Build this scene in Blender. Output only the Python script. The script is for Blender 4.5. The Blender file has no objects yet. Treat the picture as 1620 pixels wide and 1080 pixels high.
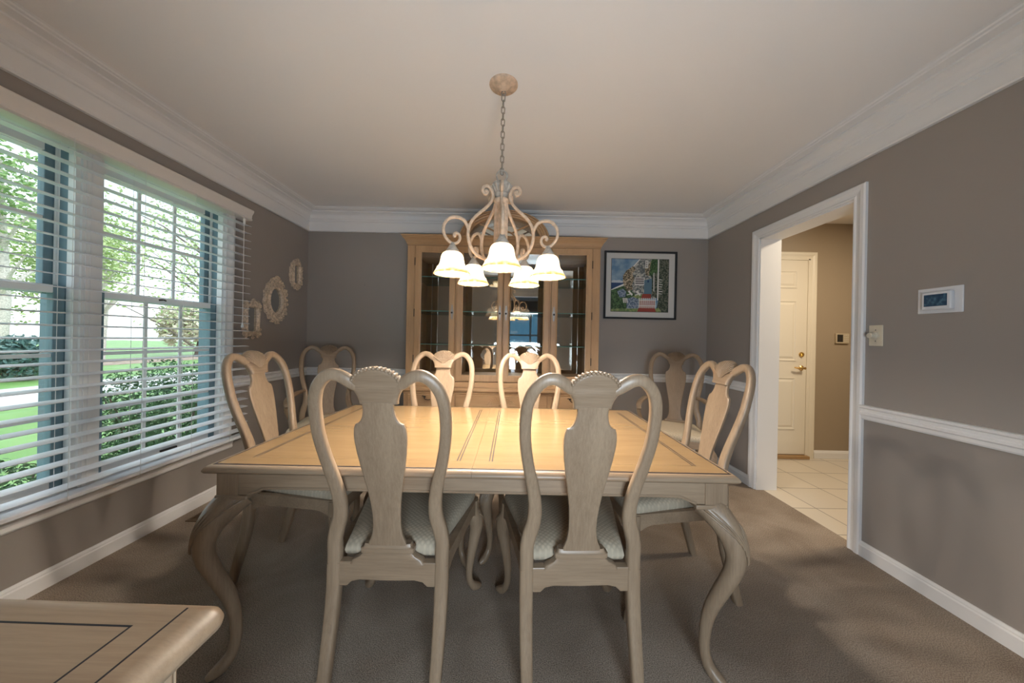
import bpy, math, random
from mathutils import Vector, Matrix
PI = math.pi
C = bpy.context.scene.collection
SC = bpy.context.scene

# ------------------------------------------------------------------ helpers
def lerp(a, b, t): return a + (b - a) * t

def interp(tab, x):
    if x <= tab[0][0]: return tab[0][1]
    for (x0, y0), (x1, y1) in zip(tab, tab[1:]):
        if x <= x1: return y0 + (y1 - y0) * (x - x0) / (x1 - x0)
    return tab[-1][1]

def smooth(pts, k=6):
    """Catmull-Rom through tuples of any dimension."""
    P = [tuple(p) for p in pts]; n = len(P); out = []
    for i in range(n - 1):
        p0 = P[max(i - 1, 0)]; p1 = P[i]; p2 = P[i + 1]; p3 = P[min(i + 2, n - 1)]
        for j in range(k):
            t = j / k
            out.append(tuple(0.5 * ((2 * b) + (c - a) * t + (2 * a - 5 * b + 4 * c - d) * t * t + (3 * b - a - 3 * c + d) * t ** 3)
                             for a, b, c, d in zip(p0, p1, p2, p3)))
    out.append(P[-1]); return out

def section(w, d, n=14, p=2.0):
    """closed superellipse, full width w and full depth d"""
    r = []
    for i in range(n):
        a = 2 * PI * (i + .5) / n; c, s = math.cos(a), math.sin(a)
        r.append((w / 2 * math.copysign(abs(c) ** (2 / p), c), d / 2 * math.copysign(abs(s) ** (2 / p), s)))
    return r

class MB:
    def __init__(s): s.v = []; s.f = []; s.m = []
    def add(s, vs, fs, mi=0):
        o = len(s.v); s.v += [tuple(x) for x in vs]
        for f in fs: s.f.append(tuple(i + o for i in f)); s.m.append(mi)
        return s
    def box(s, x0, x1, y0, y1, z0, z1, mi=0):
        v = [(x0, y0, z0), (x1, y0, z0), (x1, y1, z0), (x0, y1, z0), (x0, y0, z1), (x1, y0, z1), (x1, y1, z1), (x0, y1, z1)]
        return s.add(v, [(0, 3, 2, 1), (4, 5, 6, 7), (0, 1, 5, 4), (1, 2, 6, 5), (2, 3, 7, 6), (3, 0, 4, 7)], mi)
    def loft(s, rings, caps=True, closed=False, mi=0):
        n = len(rings[0]); v = [p for r in rings for p in r]; f = []
        m = len(rings)
        for i in range(m if closed else m - 1):
            a = i * n; b = ((i + 1) % m) * n
            for j in range(n):
                k = (j + 1) % n; f.append((a + j, a + k, b + k, b + j))
        if caps and not closed:
            f.append(tuple(range(n - 1, -1, -1))); f.append(tuple(range((m - 1) * n, m * n)))
        return s.add(v, f, mi)
    def sweep(s, path, secs, D=(0, 1, 0), caps=True, closed=False, mi=0):
        """path: 3D points; secs: one section or a list of sections; D: reference depth direction"""
        P = [Vector(p) for p in path]; n = len(P); D = Vector(D); rings = []
        for i in range(n):
            if closed: t = P[(i + 1) % n] - P[i - 1]
            else: t = P[min(i + 1, n - 1)] - P[max(i - 1, 0)]
            if t.length < 1e-9: t = Vector((0, 0, 1))
            t.normalize(); w = t.cross(D)
            if w.length < 1e-5: w = t.cross(Vector((1, 0, 0.01)))
            w.normalize(); d = w.cross(t).normalized()
            sec = secs[i] if isinstance(secs[0], list) else secs
            rings.append([P[i] + w * a + d * b for a, b in sec])
        return s.loft(rings, caps, closed, mi)
    def tube(s, path, r, n=8, closed=False, mi=0, D=(0.013, 0.027, 1)):
        P = [Vector(p) for p in path]
        rr = r if isinstance(r, (list, tuple)) else [r] * len(P)
        N = len(P); rings = []; prev = None
        for i in range(N):
            t = (P[(i + 1) % N] - P[i - 1]) if closed else (P[min(i + 1, N - 1)] - P[max(i - 1, 0)])
            t.normalize()
            if prev is None:
                a = t.cross(Vector(D))
                if a.length < 1e-3: a = t.cross(Vector((1, 0, 0)))
            else: a = prev - t * prev.dot(t)
            a.normalize(); prev = a; b = t.cross(a)
            rings.append([P[i] + (a * math.cos(2 * PI * j / n) + b * math.sin(2 * PI * j / n)) * rr[i] for j in range(n)])
        return s.loft(rings, True, closed, mi)
    def lathe(s, prof, c=(0, 0, 0), n=24, flute=0, fd=0.0, mi=0, caps=True):
        """prof: (radius, z) list; flute: number of flutes with depth fd"""
        rings = []
        for r, z in prof:
            rings.append([(c[0] + (r - (fd if flute and j % 2 else 0)) * math.cos(2 * PI * j / n),
                           c[1] + (r - (fd if flute and j % 2 else 0)) * math.sin(2 * PI * j / n), c[2] + z) for j in range(n)])
        return s.loft(rings, caps, False, mi)
    def sphere(s, c, r, n=8, m=6, sc=(1, 1, 1), mi=0):
        rings = []
        for i in range(m + 1):
            a = PI * (i / m) ; a = min(max(a, .05), PI - .05)
            rings.append([(c[0] + sc[0] * r * math.sin(a) * math.cos(2 * PI * j / n), c[1] + sc[1] * r * math.sin(a) * math.sin(2 * PI * j / n),
                           c[2] - sc[2] * r * math.cos(a)) for j in range(n)])
        return s.loft(rings, True, False, mi)
    def prism(s, poly, f0, f1, mi=0):
        """poly: list of 2D points; f0/f1 map 2D point to 3D on either face"""
        n = len(poly); v = [f0(*p) for p in poly] + [f1(*p) for p in poly]
        f = [tuple(range(n)), tuple(range(2 * n - 1, n - 1, -1))]
        for i in range(n): j = (i + 1) % n; f.append((i, i + n, j + n, j))
        return s.add(v, f, mi)
    def build(s, name, mat, parent=None, sm=35, bevel=0, loc=None):
        me = bpy.data.meshes.new(name); me.from_pydata(s.v, [], s.f); me.update()
        mats = mat if isinstance(mat, (list, tuple)) else [mat]
        for m in mats: me.materials.append(m)
        if len(mats) > 1: me.polygons.foreach_set('material_index', s.m)
        import bmesh
        bm = bmesh.new(); bm.from_mesh(me); bmesh.ops.recalc_face_normals(bm, faces=bm.faces[:]); bm.to_mesh(me); bm.free()
        if sm:
            me.polygons.foreach_set('use_smooth', [True] * len(me.polygons))
            me.set_sharp_from_angle(angle=math.radians(sm))
        o = bpy.data.objects.new(name, me); C.objects.link(o)
        if parent is not None: o.parent = parent
        if loc is not None: o.location = loc
        if bevel:
            b = o.modifiers.new('bevel', 'BEVEL'); b.width = bevel; b.segments = 2; b.limit_method = 'ANGLE'; b.angle_limit = math.radians(40)
        return o

def tag(o, label, cat, group=None, kind=None):
    o['label'] = label; o['category'] = cat
    if group: o['group'] = group
    if kind: o['kind'] = kind
    return o
def struct(o, label=None, cat=None):
    o['kind'] = 'structure'
    if label: o['label'] = label
    if cat: o['category'] = cat
    return o
def thing(name, label, cat, loc=(0, 0, 0), rz=0, group=None):
    o = bpy.data.objects.new(name, None); C.objects.link(o); o.empty_display_size = .1
    o.location = loc; o.rotation_euler = (0, 0, rz)
    return tag(o, label, cat, group)
def copy_tree(o, parent=None):
    c = o.copy(); C.objects.link(c)
    if parent is not None: c.parent = parent
    for ch in list(o.children): copy_tree(ch, c)
    return c

# ------------------------------------------------------------------ materials
def nm(name):
    m = bpy.data.materials.new(name); m.use_nodes = True
    nt = m.node_tree; return m, nt, nt.nodes['Principled BSDF']
def plain(name, col, rough=.6, metal=0, spec=.5, bump=0, bscale=200, var=0, vscale=4):
    m, nt, b = nm(name)
    b.inputs['Base Color'].default_value = (*col, 1); b.inputs['Roughness'].default_value = rough
    b.inputs['Metallic'].default_value = metal; b.inputs['Specular IOR Level'].default_value = spec
    tc = nt.nodes.new('ShaderNodeTexCoord')
    if bump:
        n = nt.nodes.new('ShaderNodeTexNoise'); n.inputs['Scale'].default_value = bscale
        bp = nt.nodes.new('ShaderNodeBump'); bp.inputs['Strength'].default_value = bump; bp.inputs['Distance'].default_value = .002
        nt.links.new(tc.outputs['Object'], n.inputs['Vector']); nt.links.new(n.outputs['Fac'], bp.inputs['Height']); nt.links.new(bp.outputs['Normal'], b.inputs['Normal'])
    if var:
        n = nt.nodes.new('ShaderNodeTexNoise'); n.inputs['Scale'].default_value = vscale; n.inputs['Detail'].default_value = 4
        r = nt.nodes.new('ShaderNodeValToRGB')
        r.color_ramp.elements[0].position = .3; r.color_ramp.elements[1].position = .7
        r.color_ramp.elements[0].color = (*[c * (1 - var) for c in col], 1); r.color_ramp.elements[1].color = (*[min(1, c * (1 + var)) for c in col], 1)
        nt.links.new(tc.outputs['Object'], n.inputs['Vector']); nt.links.new(n.outputs['Fac'], r.inputs['Fac']); nt.links.new(r.outputs['Color'], b.inputs['Base Color'])
    return m
def wood(name, axis, c0, c1, rough=.38, coat=.0, scale=1.0):
    """pale limed oak: fine pores stretched along an axis over a broad cathedral figure"""
    m, nt, b = nm(name); L = nt.links.new
    tc = nt.nodes.new('ShaderNodeTexCoord'); mp = nt.nodes.new('ShaderNodeMapping')
    sc = [46 * scale] * 3; sc['xyz'.index(axis)] = 2.2 * scale; mp.inputs['Scale'].default_value = sc
    n = nt.nodes.new('ShaderNodeTexNoise'); n.inputs['Scale'].default_value = 3.2; n.inputs['Detail'].default_value = 6; n.inputs['Roughness'].default_value = .7
    mp2 = nt.nodes.new('ShaderNodeMapping'); s2 = [9 * scale] * 3; s2['xyz'.index(axis)] = .9 * scale; mp2.inputs['Scale'].default_value = s2
    n2 = nt.nodes.new('ShaderNodeTexNoise'); n2.inputs['Scale'].default_value = 1.3; n2.inputs['Detail'].default_value = 3; n2.inputs['Distortion'].default_value = .8
    mx = nt.nodes.new('ShaderNodeMath'); mx.operation = 'MULTIPLY_ADD'; mx.inputs[1].default_value = .55
    mul = nt.nodes.new('ShaderNodeMath'); mul.operation = 'MULTIPLY'; mul.inputs[1].default_value = .45
    r = nt.nodes.new('ShaderNodeValToRGB'); r.color_ramp.elements[0].position = .34; r.color_ramp.elements[1].position = .62
    r.color_ramp.elements[0].color = (*c0, 1); r.color_ramp.elements[1].color = (*c1, 1)
    L(tc.outputs['Object'], mp.inputs['Vector']); L(mp.outputs['Vector'], n.inputs['Vector'])
    L(tc.outputs['Object'], mp2.inputs['Vector']); L(mp2.outputs['Vector'], n2.inputs['Vector'])
    L(n2.outputs['Fac'], mul.inputs[0]); L(n.outputs['Fac'], mx.inputs[0]); L(mul.outputs[0], mx.inputs[2]); L(mx.outputs[0], r.inputs['Fac'])
    L(r.outputs['Color'], b.inputs['Base Color']); b.inputs['Roughness'].default_value = rough
    b.inputs['Coat Weight'].default_value = coat; b.inputs['Coat Roughness'].default_value = .08
    bp = nt.nodes.new('ShaderNodeBump'); bp.inputs['Strength'].default_value = .06; bp.inputs['Distance'].default_value = .001
    L(n.outputs['Fac'], bp.inputs['Height']); L(bp.outputs['Normal'], b.inputs['Normal'])
    return m
def thin_glass(name, tint=(1, 1, 1), refl=1.0, ior=1.5, base=0.0):
    m = bpy.data.materials.new(name); m.use_nodes = True; nt = m.node_tree; nt.nodes.clear(); L = nt.links.new
    o = nt.nodes.new('ShaderNodeOutputMaterial'); mx = nt.nodes.new('ShaderNodeMixShader'); t = nt.nodes.new('ShaderNodeBsdfTransparent'); g = nt.nodes.new('ShaderNodeBsdfGlossy')
    lw = nt.nodes.new('ShaderNodeLayerWeight'); lw.inputs['Blend'].default_value = .5
    pw = nt.nodes.new('ShaderNodeMath'); pw.operation = 'POWER'; pw.inputs[1].default_value = 5
    mu = nt.nodes.new('ShaderNodeMath'); mu.operation = 'MULTIPLY_ADD'; mu.inputs[1].default_value = .9; mu.inputs[2].default_value = .04 * refl + base
    t.inputs['Color'].default_value = (*tint, 1); g.inputs['Roughness'].default_value = .0
    L(lw.outputs['Facing'], pw.inputs[0]); L(pw.outputs[0], mu.inputs[0]); L(mu.outputs[0], mx.inputs[0]); L(t.outputs[0], mx.inputs[1]); L(g.outputs[0], mx.inputs[2]); L(mx.outputs[0], o.inputs[0])
    return m

OAK0, OAK1 = (.212, .146, .094), (.312, .226, .150)
W_X = wood('limed_oak_grain_across', 'x', OAK0, OAK1)
W_Y = wood('limed_oak_grain_deep', 'y', OAK0, OAK1)
W_Z = wood('limed_oak_grain_upright', 'z', OAK0, OAK1)
W_TOP = wood('table_top_oak_warm_lit', 'x', (.225, .142, .066), (.29, .188, .092), rough=.25, coat=.4)  # warm lamplight on the top put into its oak colour
W_TOPY = wood('table_border_oak_warm_lit', 'y', (.225, .142, .066), (.29, .188, .092), rough=.25, coat=.4)
W_CAB = wood('cabinet_oak_upright', 'z', (.385, .235, .122), (.49, .315, .175))
W_CABX = wood('cabinet_oak_across', 'x', (.385, .235, .122), (.49, .315, .175))
INLAY = plain('dark_inlay', (.022, .020, .024), .5, spec=.2)
WHITE = plain('white_trim_paint', (.83, .825, .825), .4)
CREAM = plain('cream_door_paint', (.80, .74, .62), .4)
WALL = plain('taupe_wall_paint', (.335, .302, .277), .55, spec=.35, bump=.05, bscale=350)
HALLW = plain('tan_hall_paint', (.36, .29, .21), .6, bump=.05, bscale=350)
CEIL = plain('ceiling_paint', (.88, .86, .845), .8, bump=.06, bscale=500)
GLASS = thin_glass('window_glass', (.96, .985, .98))
CABGLASS = thin_glass('cabinet_glass', (.97, .985, .975), 1.6)
SHELFGLASS = thin_glass('shelf_glass', (.86, .95, .92), 1.5)
SHELFEDGE = plain('green_glass_edge', (.10, .24, .21), .15)
MIRROR = plain('mirror', (.84, .84, .82), .02, metal=1)
WMIRROR = plain('wall_mirror_glass', (.60, .60, .58), .03, metal=1)
SILVER = plain('antique_silver', (.36, .34, .32), .45, metal=.85)
LINER_SHADE = plain('blue_grey_vinyl_and_shade', (.16, .25, .30), .5)  # vinyl of the jamb liners; paints in shade on the sash stiles
DARKMETAL = plain('dark_bronze', (.06, .05, .045), .4, metal=.8)
BRASS = plain('brass', (.75, .52, .20), .2, metal=1)
IVORY = plain('ivory_plastic', (.70, .63, .50), .4)
WPLAST = plain('white_plastic', (.74, .75, .78), .35)
BLACK = plain('black_frame', (.015, .017, .022), .3)
BLIND = plain('blind_white', (.82, .85, .90), .45)
CORD = plain('white_cord', (.8, .8, .8), .8)
FRAMEW = plain('antique_cream_frame', (.62, .50, .38), .6, var=.35, vscale=60)
CHAND = plain('cream_scrollwork', (.62, .46, .33), .55, var=.22, vscale=45)
CHGREY = plain('weathered_capital', (.42, .38, .33), .55, var=.3, vscale=60)

def fabric():
    m, nt, b = nm('woven_seat_fabric'); L = nt.links.new
    tc = nt.nodes.new('ShaderNodeTexCoord'); mp = nt.nodes.new('ShaderNodeMapping'); mp.inputs['Rotation'].default_value = (0, 0, .785); mp.inputs['Scale'].default_value = (75, 75, 10)
    v = nt.nodes.new('ShaderNodeTexVoronoi'); v.inputs['Scale'].default_value = 1; v.inputs['Randomness'].default_value = .12
    r = nt.nodes.new('ShaderNodeValToRGB'); r.color_ramp.elements[0].position = .15; r.color_ramp.elements[1].position = .6
    r.color_ramp.elements[0].color = (.60, .505, .37, 1); r.color_ramp.elements[1].color = (.41, .35, .265, 1)
    L(tc.outputs['Object'], mp.inputs['Vector']); L(mp.outputs['Vector'], v.inputs['Vector']); L(v.outputs['Distance'], r.inputs['Fac']); L(r.outputs['Color'], b.inputs['Base Color'])
    bp = nt.nodes.new('ShaderNodeBump'); bp.inputs['Strength'].default_value = .25; bp.inputs['Distance'].default_value = .003; bp.invert = True
    L(v.outputs['Distance'], bp.inputs['Height']); L(bp.outputs['Normal'], b.inputs['Normal']); b.inputs['Roughness'].default_value = .85
    return m
FABRIC = fabric()
def carpet():
    m, nt, b = nm('brown_carpet'); L = nt.links.new
    tc = nt.nodes.new('ShaderNodeTexCoord')
    n1 = nt.nodes.new('ShaderNodeTexNoise'); n1.inputs['Scale'].default_value = 260; n1.inputs['Detail'].default_value = 3
    n2 = nt.nodes.new('ShaderNodeTexNoise'); n2.inputs['Scale'].default_value = 2.6; n2.inputs['Detail'].default_value = 5; n2.inputs['Distortion'].default_value = .6
    r1 = nt.nodes.new('ShaderNodeValToRGB'); r1.color_ramp.elements[0].position = .3; r1.color_ramp.elements[1].position = .72
    r1.color_ramp.elements[0].color = (.165, .133, .107, 1); r1.color_ramp.elements[1].color = (.53, .45, .375, 1)
    r2 = nt.nodes.new('ShaderNodeValToRGB'); r2.color_ramp.elements[0].position = .35; r2.color_ramp.elements[1].position = .65
    r2.color_ramp.elements[0].color = (.78, .74, .70, 1); r2.color_ramp.elements[1].color = (1.08, 1.06, 1.04, 1)
    mx = nt.nodes.new('ShaderNodeMix'); mx.data_type = 'RGBA'; mx.blend_type = 'MULTIPLY'; mx.inputs['Factor'].default_value = 1
    L(tc.outputs['Object'], n1.inputs['Vector']); L(tc.outputs['Object'], n2.inputs['Vector'])
    L(n1.outputs['Fac'], r1.inputs['Fac']); L(n2.outputs['Fac'], r2.inputs['Fac']); L(r1.outputs['Color'], mx.inputs['A']); L(r2.outputs['Color'], mx.inputs['B'])
    L(mx.outputs['Result'], b.inputs['Base Color']); b.inputs['Roughness'].default_value = .95; b.inputs['Specular IOR Level'].default_value = .1
    bp = nt.nodes.new('ShaderNodeBump'); bp.inputs['Strength'].default_value = .7; bp.inputs['Distance'].default_value = .006
    L(n1.outputs['Fac'], bp.inputs['Height']); L(bp.outputs['Normal'], b.inputs['Normal'])
    return m
CARPET = carpet()
def tiles():
    m, nt, b = nm('cream_floor_tile'); L = nt.links.new
    tc = nt.nodes.new('ShaderNodeTexCoord'); mp = nt.nodes.new('ShaderNodeMapping'); T = .333
    mp.inputs['Location'].default_value = (-(2.21 - 6 * T), -(2.748 - 8 * T), 0)
    br = nt.nodes.new('ShaderNodeTexBrick'); br.offset = 0; br.squash = 1
    br.inputs['Scale'].default_value = 1; br.inputs['Brick Width'].default_value = T; br.inputs['Row Height'].default_value = T; br.inputs['Mortar Size'].default_value = .0035
    br.inputs['Color1'].default_value = (.70, .63, .53, 1); br.inputs['Color2'].default_value = (.66, .60, .51, 1); br.inputs['Mortar'].default_value = (.22, .19, .16, 1)
    L(tc.outputs['Object'], mp.inputs['Vector']); L(mp.outputs['Vector'], br.inputs['Vector']); L(br.outputs['Color'], b.inputs['Base Color']); b.inputs['Roughness'].default_value = .3
    return m
TILE = tiles()
def shade_mat():
    """frosted lamp glass: lit from the bulb inside, marbled amber toward the rim"""
    m = bpy.data.materials.new('frosted_lit_glass'); m.use_nodes = True; nt = m.node_tree; nt.nodes.clear(); L = nt.links.new
    o = nt.nodes.new('ShaderNodeOutputMaterial'); tr = nt.nodes.new('ShaderNodeBsdfTranslucent'); df = nt.nodes.new('ShaderNodeBsdfDiffuse'); em = nt.nodes.new('ShaderNodeEmission')
    m1 = nt.nodes.new('ShaderNodeMixShader'); m1.inputs[0].default_value = .35; ad = nt.nodes.new('ShaderNodeAddShader')
    tc = nt.nodes.new('ShaderNodeTexCoord'); sp = nt.nodes.new('ShaderNodeSeparateXYZ')
    n = nt.nodes.new('ShaderNodeTexNoise'); n.inputs['Scale'].default_value = 38; n.inputs['Detail'].default_value = 5
    mp = nt.nodes.new('ShaderNodeMapRange'); mp.inputs['From Min'].default_value = .035; mp.inputs['From Max'].default_value = .0
    mu = nt.nodes.new('ShaderNodeMath'); mu.operation = 'MULTIPLY'
    r = nt.nodes.new('ShaderNodeValToRGB'); r.color_ramp.elements[0].position = .22; r.color_ramp.elements[1].position = .5
    r.color_ramp.elements[0].color = (.62, .54, .42, 1); r.color_ramp.elements[1].color = (.40, .235, .085, 1)
    L(tc.outputs['Object'], sp.inputs[0]); L(tc.outputs['Object'], n.inputs['Vector']); L(sp.outputs['Z'], mp.inputs['Value']); L(mp.outputs['Result'], mu.inputs[0]); L(n.outputs['Fac'], mu.inputs[1])
    L(mu.outputs[0], r.inputs['Fac']); L(r.outputs['Color'], em.inputs['Color']); L(r.outputs['Color'], tr.inputs['Color']); L(r.outputs['Color'], df.inputs['Color'])
    em.inputs['Strength'].default_value = SHADE_E
    L(tr.outputs[0], m1.inputs[1]); L(df.outputs[0], m1.inputs[2]); L(m1.outputs[0], ad.inputs[0]); L(em.outputs[0], ad.inputs[1]); L(ad.outputs[0], o.inputs[0])
    return m
SHADE_E = 1.5
SHADE = shade_mat()
def emit(name, col, s):
    m = bpy.data.materials.new(name); m.use_nodes = True; nt = m.node_tree; nt.nodes.clear()
    o = nt.nodes.new('ShaderNodeOutputMaterial'); e = nt.nodes.new('ShaderNodeEmission'); e.inputs[0].default_value = (*col, 1); e.inputs[1].default_value = s
    nt.links.new(e.outputs[0], o.inputs[0]); return m
BULB_W = 54.0; BULB_C = (1.0, .885, .75)
BULB = emit('lit_bulb', (1, .86, .66), 6)
SKY = 1.6; SUN = 1.3; FRONT_FILL = 25; HALL_W = 20
# ------------------------------------------------------------------ room shell
XL, XR, YB, YF, H = -2.11, 1.985, 3.43, -.10, 2.44
HX1 = 3.52; HY = 3.485                       # hall right wall and far wall
WY0, WY1, WZ0, WZ1 = .885, 2.44, .41, 2.07   # window opening in the left wall
DY0, DY1, DZ = 1.955, 2.71, 2.03             # doorway in the right wall
struct(MB().box(XL - .16, 2.045, -4.3, YB + .1, -.06, 0).build('floor', CARPET, sm=0), 'brown carpeted dining room floor', 'floor')
struct(MB().box(2.045, HX1 + .1, .4, HY + .1, -.06, -.001).build('floor_hall', TILE, sm=0), 'cream tiled hall floor beyond the doorway', 'floor')
struct(MB().box(XL - .16, 2.14, -4.3, YB + .1, H, H + .1).build('ceiling', CEIL, sm=0), 'pale dining room ceiling', 'ceiling')
struct(MB().box(2.14, HX1 + .1, .4, HY + .1, H, H + .1).build('ceiling_hall', CEIL, sm=0), 'hall ceiling beyond the doorway', 'ceiling')
w = MB(); xo = XL - .16
w.box(xo, XL, -4.3, WY0, 0, H).box(xo, XL, WY1, YB, 0, H).box(xo, XL, WY0, WY1, 0, WZ0).box(xo, XL, WY0, WY1, WZ1, H)
struct(w.build('wall_left', WALL, sm=0), 'taupe wall with the wide blind covered window', 'wall')
w = MB(); xo = 2.14
w.box(XR, xo, -4.3, DY0, 0, H).box(XR, xo, DY1, YB + .1, 0, H).box(XR, xo, DY0, DY1, DZ, H)
struct(w.build('wall_right', WALL, sm=0), 'taupe wall with the doorway and thermostat', 'wall')
struct(MB().box(XL - .16, XR, YB, YB + .1, 0, H).build('wall_back', WALL, sm=0), 'taupe wall behind the china cabinet', 'wall')
OX0, OX1 = -.30, .80
w = MB(); w.box(XL, OX0, YF - .12, YF, 0, H).box(OX1, XR, YF - .12, YF, 0, H).box(OX0, OX1, YF - .12, YF, 2.05, H)
struct(w.build('wall_front', WALL, sm=0), 'taupe wall on the camera side', 'wall')
# adjoining front room, only a shell with one wide window
w = MB(); w.box(XL - .16, -.35, -4.4, -4.3, 0, H).box(1.5, 2.14, -4.4, -4.3, 0, H).box(-.35, 1.5, -4.4, -4.3, 0, .5).box(-.35, 1.5, -4.4, -4.3, 2.1, H)
struct(w.build('wall_adjoining', WALL, sm=0), 'far wall of the adjoining front room', 'wall')
DIM_GLASS = thin_glass('sky_dimming_glass', (.20, .30, .36))  # dark tint added to dim the sky mirrored in the cabinet
w3 = MB().box(-.35, -.30, -4.36, -4.30, .5, 2.1).box(1.45, 1.5, -4.36, -4.30, .5, 2.1).box(-.30, 1.45, -4.36, -4.30, .5, .56).box(-.30, 1.45, -4.36, -4.30, 2.04, 2.1).box(.55, .61, -4.36, -4.30, .56, 2.04).box(-.30, .55, -4.35, -4.31, 1.28, 1.33).box(.61, 1.45, -4.35, -4.31, 1.28, 1.33)
w3 = struct(w3.build('window_3', WHITE, sm=0), 'window of the adjoining front room', 'window')
for xa, xb in ((-.30, .55), (.61, 1.45)): MB().box(xa, xb, -4.334, -4.330, .56, 2.04).build('glass_pane', DIM_GLASS, w3, sm=0)
# hall
struct(MB().box(2.14, HX1 + .1, HY, HY + .1, 0, H).build('wall_hall_back', HALLW, sm=0), 'tan hall wall with the panel door', 'wall')
struct(MB().box(HX1, HX1 + .1, .4, HY, 0, H).build('wall_hall_side', HALLW, sm=0), 'tan side wall of the hall', 'wall')
struct(MB().box(2.14, HX1, .3, .4, 0, H).build('wall_hall_front', HALLW, sm=0), 'near end wall of the hall', 'wall')
struct(MB().box(2.1402, 2.15, .4, DY0, 0, H).box(2.1402, 2.15, DY1, HY, 0, H).box(2.1402, 2.15, DY0, DY1, DZ, H).build('wall_hall_inner', HALLW, sm=0), 'hall face of the doorway wall', 'wall')

CROWN = [(0, 2.233), (.020, 2.233), (.024, 2.240), (.020, 2.250), (.018, 2.262), (.018, 2.330), (.028, 2.334), (.030, 2.343), (.024, 2.347), (.030, 2.352), (.036, 2.360),
         (.037, 2.375), (.044, 2.392), (.058, 2.404), (.074, 2.409), (.082, 2.411), (.082, 2.421), (.130, 2.423), (.134, 2.428), (.146, 2.430), (.150, 2.436), (.162, 2.4395), (0, 2.4395)]
RAIL = [(0, .765), (.014, .765), (.018, .773), (.018, .788), (.026, .795), (.026, .806), (.020, .812), (.022, .826), (.032, .832), (.034, .842), (.030, .846), (0, .846)]
BASE = [(0, 0), (.016, 0), (.016, .060), (.012, .066), (.012, .072), (.007, .082), (0, .082)]
def run_trim(name, prof, a, b, n, ma=0, mb=0, label=None, mat=None):
    """moulding along the wall from a to b (2D); n: 2D normal into the room; ma/mb: mitre factor at the ends"""
    d = Vector((b[0] - a[0], b[1] - a[1])).normalized(); rings = [[], []]
    for p, z in prof:
        rings[0].append((a[0] + n[0] * p + d[0] * p * ma, a[1] + n[1] * p + d[1] * p * ma, z))
        rings[1].append((b[0] + n[0] * p - d[0] * p * mb, b[1] + n[1] * p - d[1] * p * mb, z))
    return struct(MB().loft(rings).build(name, mat or WHITE, sm=25), label, 'trim')
run_trim('trim_1', CROWN, (XL, YF), (XL, YB), (1, 0), 1, 1, 'white crown moulding above the window wall')
run_trim('trim_2', CROWN, (XL, YB), (XR, YB), (0, -1), 1, 1, 'white crown moulding above the china cabinet wall')
run_trim('trim_3', CROWN, (XR, YB), (XR, YF), (-1, 0), 1, 1, 'white crown moulding above the doorway wall')
CY0, CY1 = 1.885, 2.782                       # outer edges of the doorway casing
run_trim('trim_4', RAIL, (XL, 2.516), (XL, YB), (1, 0), 0, 1, 'white chair rail between window and corner')
run_trim('trim_5', RAIL, (XL, YB), (XR, YB), (0, -1), 1, 1, 'white chair rail on the wall behind the cabinet')
run_trim('trim_6', RAIL, (XR, YB), (XR, CY1), (-1, 0), 1, 0, 'short white chair rail between corner and doorway')
run_trim('trim_7', RAIL, (XR, CY0), (XR, YF), (-1, 0), 0, 0, 'white chair rail right of the doorway')
run_trim('baseboard_left', BASE, (XL, YF), (XL, YB), (1, 0), 0, 1, 'white baseboard below the window')
run_trim('baseboard_back', BASE, (XL, YB), (XR, YB), (0, -1), 1, 1, 'white baseboard behind the cabinet')
run_trim('baseboard_right', BASE, (XR, CY0), (XR, YF), (-1, 0), 0, 0, 'white baseboard right of the doorway')
run_trim('baseboard_corner', BASE, (XR, YB), (XR, CY1), (-1, 0), 1, 0, 'short white baseboard between corner and doorway')
run_trim('baseboard_hall', BASE, (3.144, HY), (HX1, HY), (0, -1), 0, 0, 'white baseboard in the hall')

# casing profile: (across the board from the opening outwards, projection)
CAS = [(0, 0), (0, .012), (.008, .014), (.016, .010), (.034, .012), (.044, .018), (.062, .019), (.070, .014), (.070, 0)]
def casing(y0, y1, z0, z1, face, wd=1.0, bottom=False):
    """mitred casing round an opening in a wall of constant X; face(y, z, p) -> 3D"""
    m = MB(); W = .070 * wd
    def leg(pts0, pts1): m.loft([pts0, pts1])
    s = [(a * wd, p) for a, p in CAS]
    zb = z0
    leg([face(y0 - a, z0 - (a if bottom else 0), p) for a, p in s], [face(y0 - a, z1 + a, p) for a, p in s])
    leg([face(y1 + a, z0 - (a if bottom else 0), p) for a, p in s], [face(y1 + a, z1 + a, p) for a, p in s])
    leg([face(y0 - a, z1 + a, p) for a, p in s], [face(y1 + a, z1 + a, p) for a, p in s])
    if bottom: leg([face(y0 - a, z0 - a, p) for a, p in s], [face(y1 + a, z0 - a, p) for a, p in s])
    return m
m = casing(DY0, DY1, 0, DZ, lambda y, z, p: (XR - p, y, z))
m.box(XR, 2.15, DY0 - .001, DY0 + .012, 0, DZ).box(XR, 2.15, DY1 - .012, DY1 + .001, 0, DZ).box(XR, 2.15, DY0, DY1, DZ - .012, DZ)
struct(m.build('trim_8', WHITE, sm=25), 'white casing and jamb round the doorway', 'trim')
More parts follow.
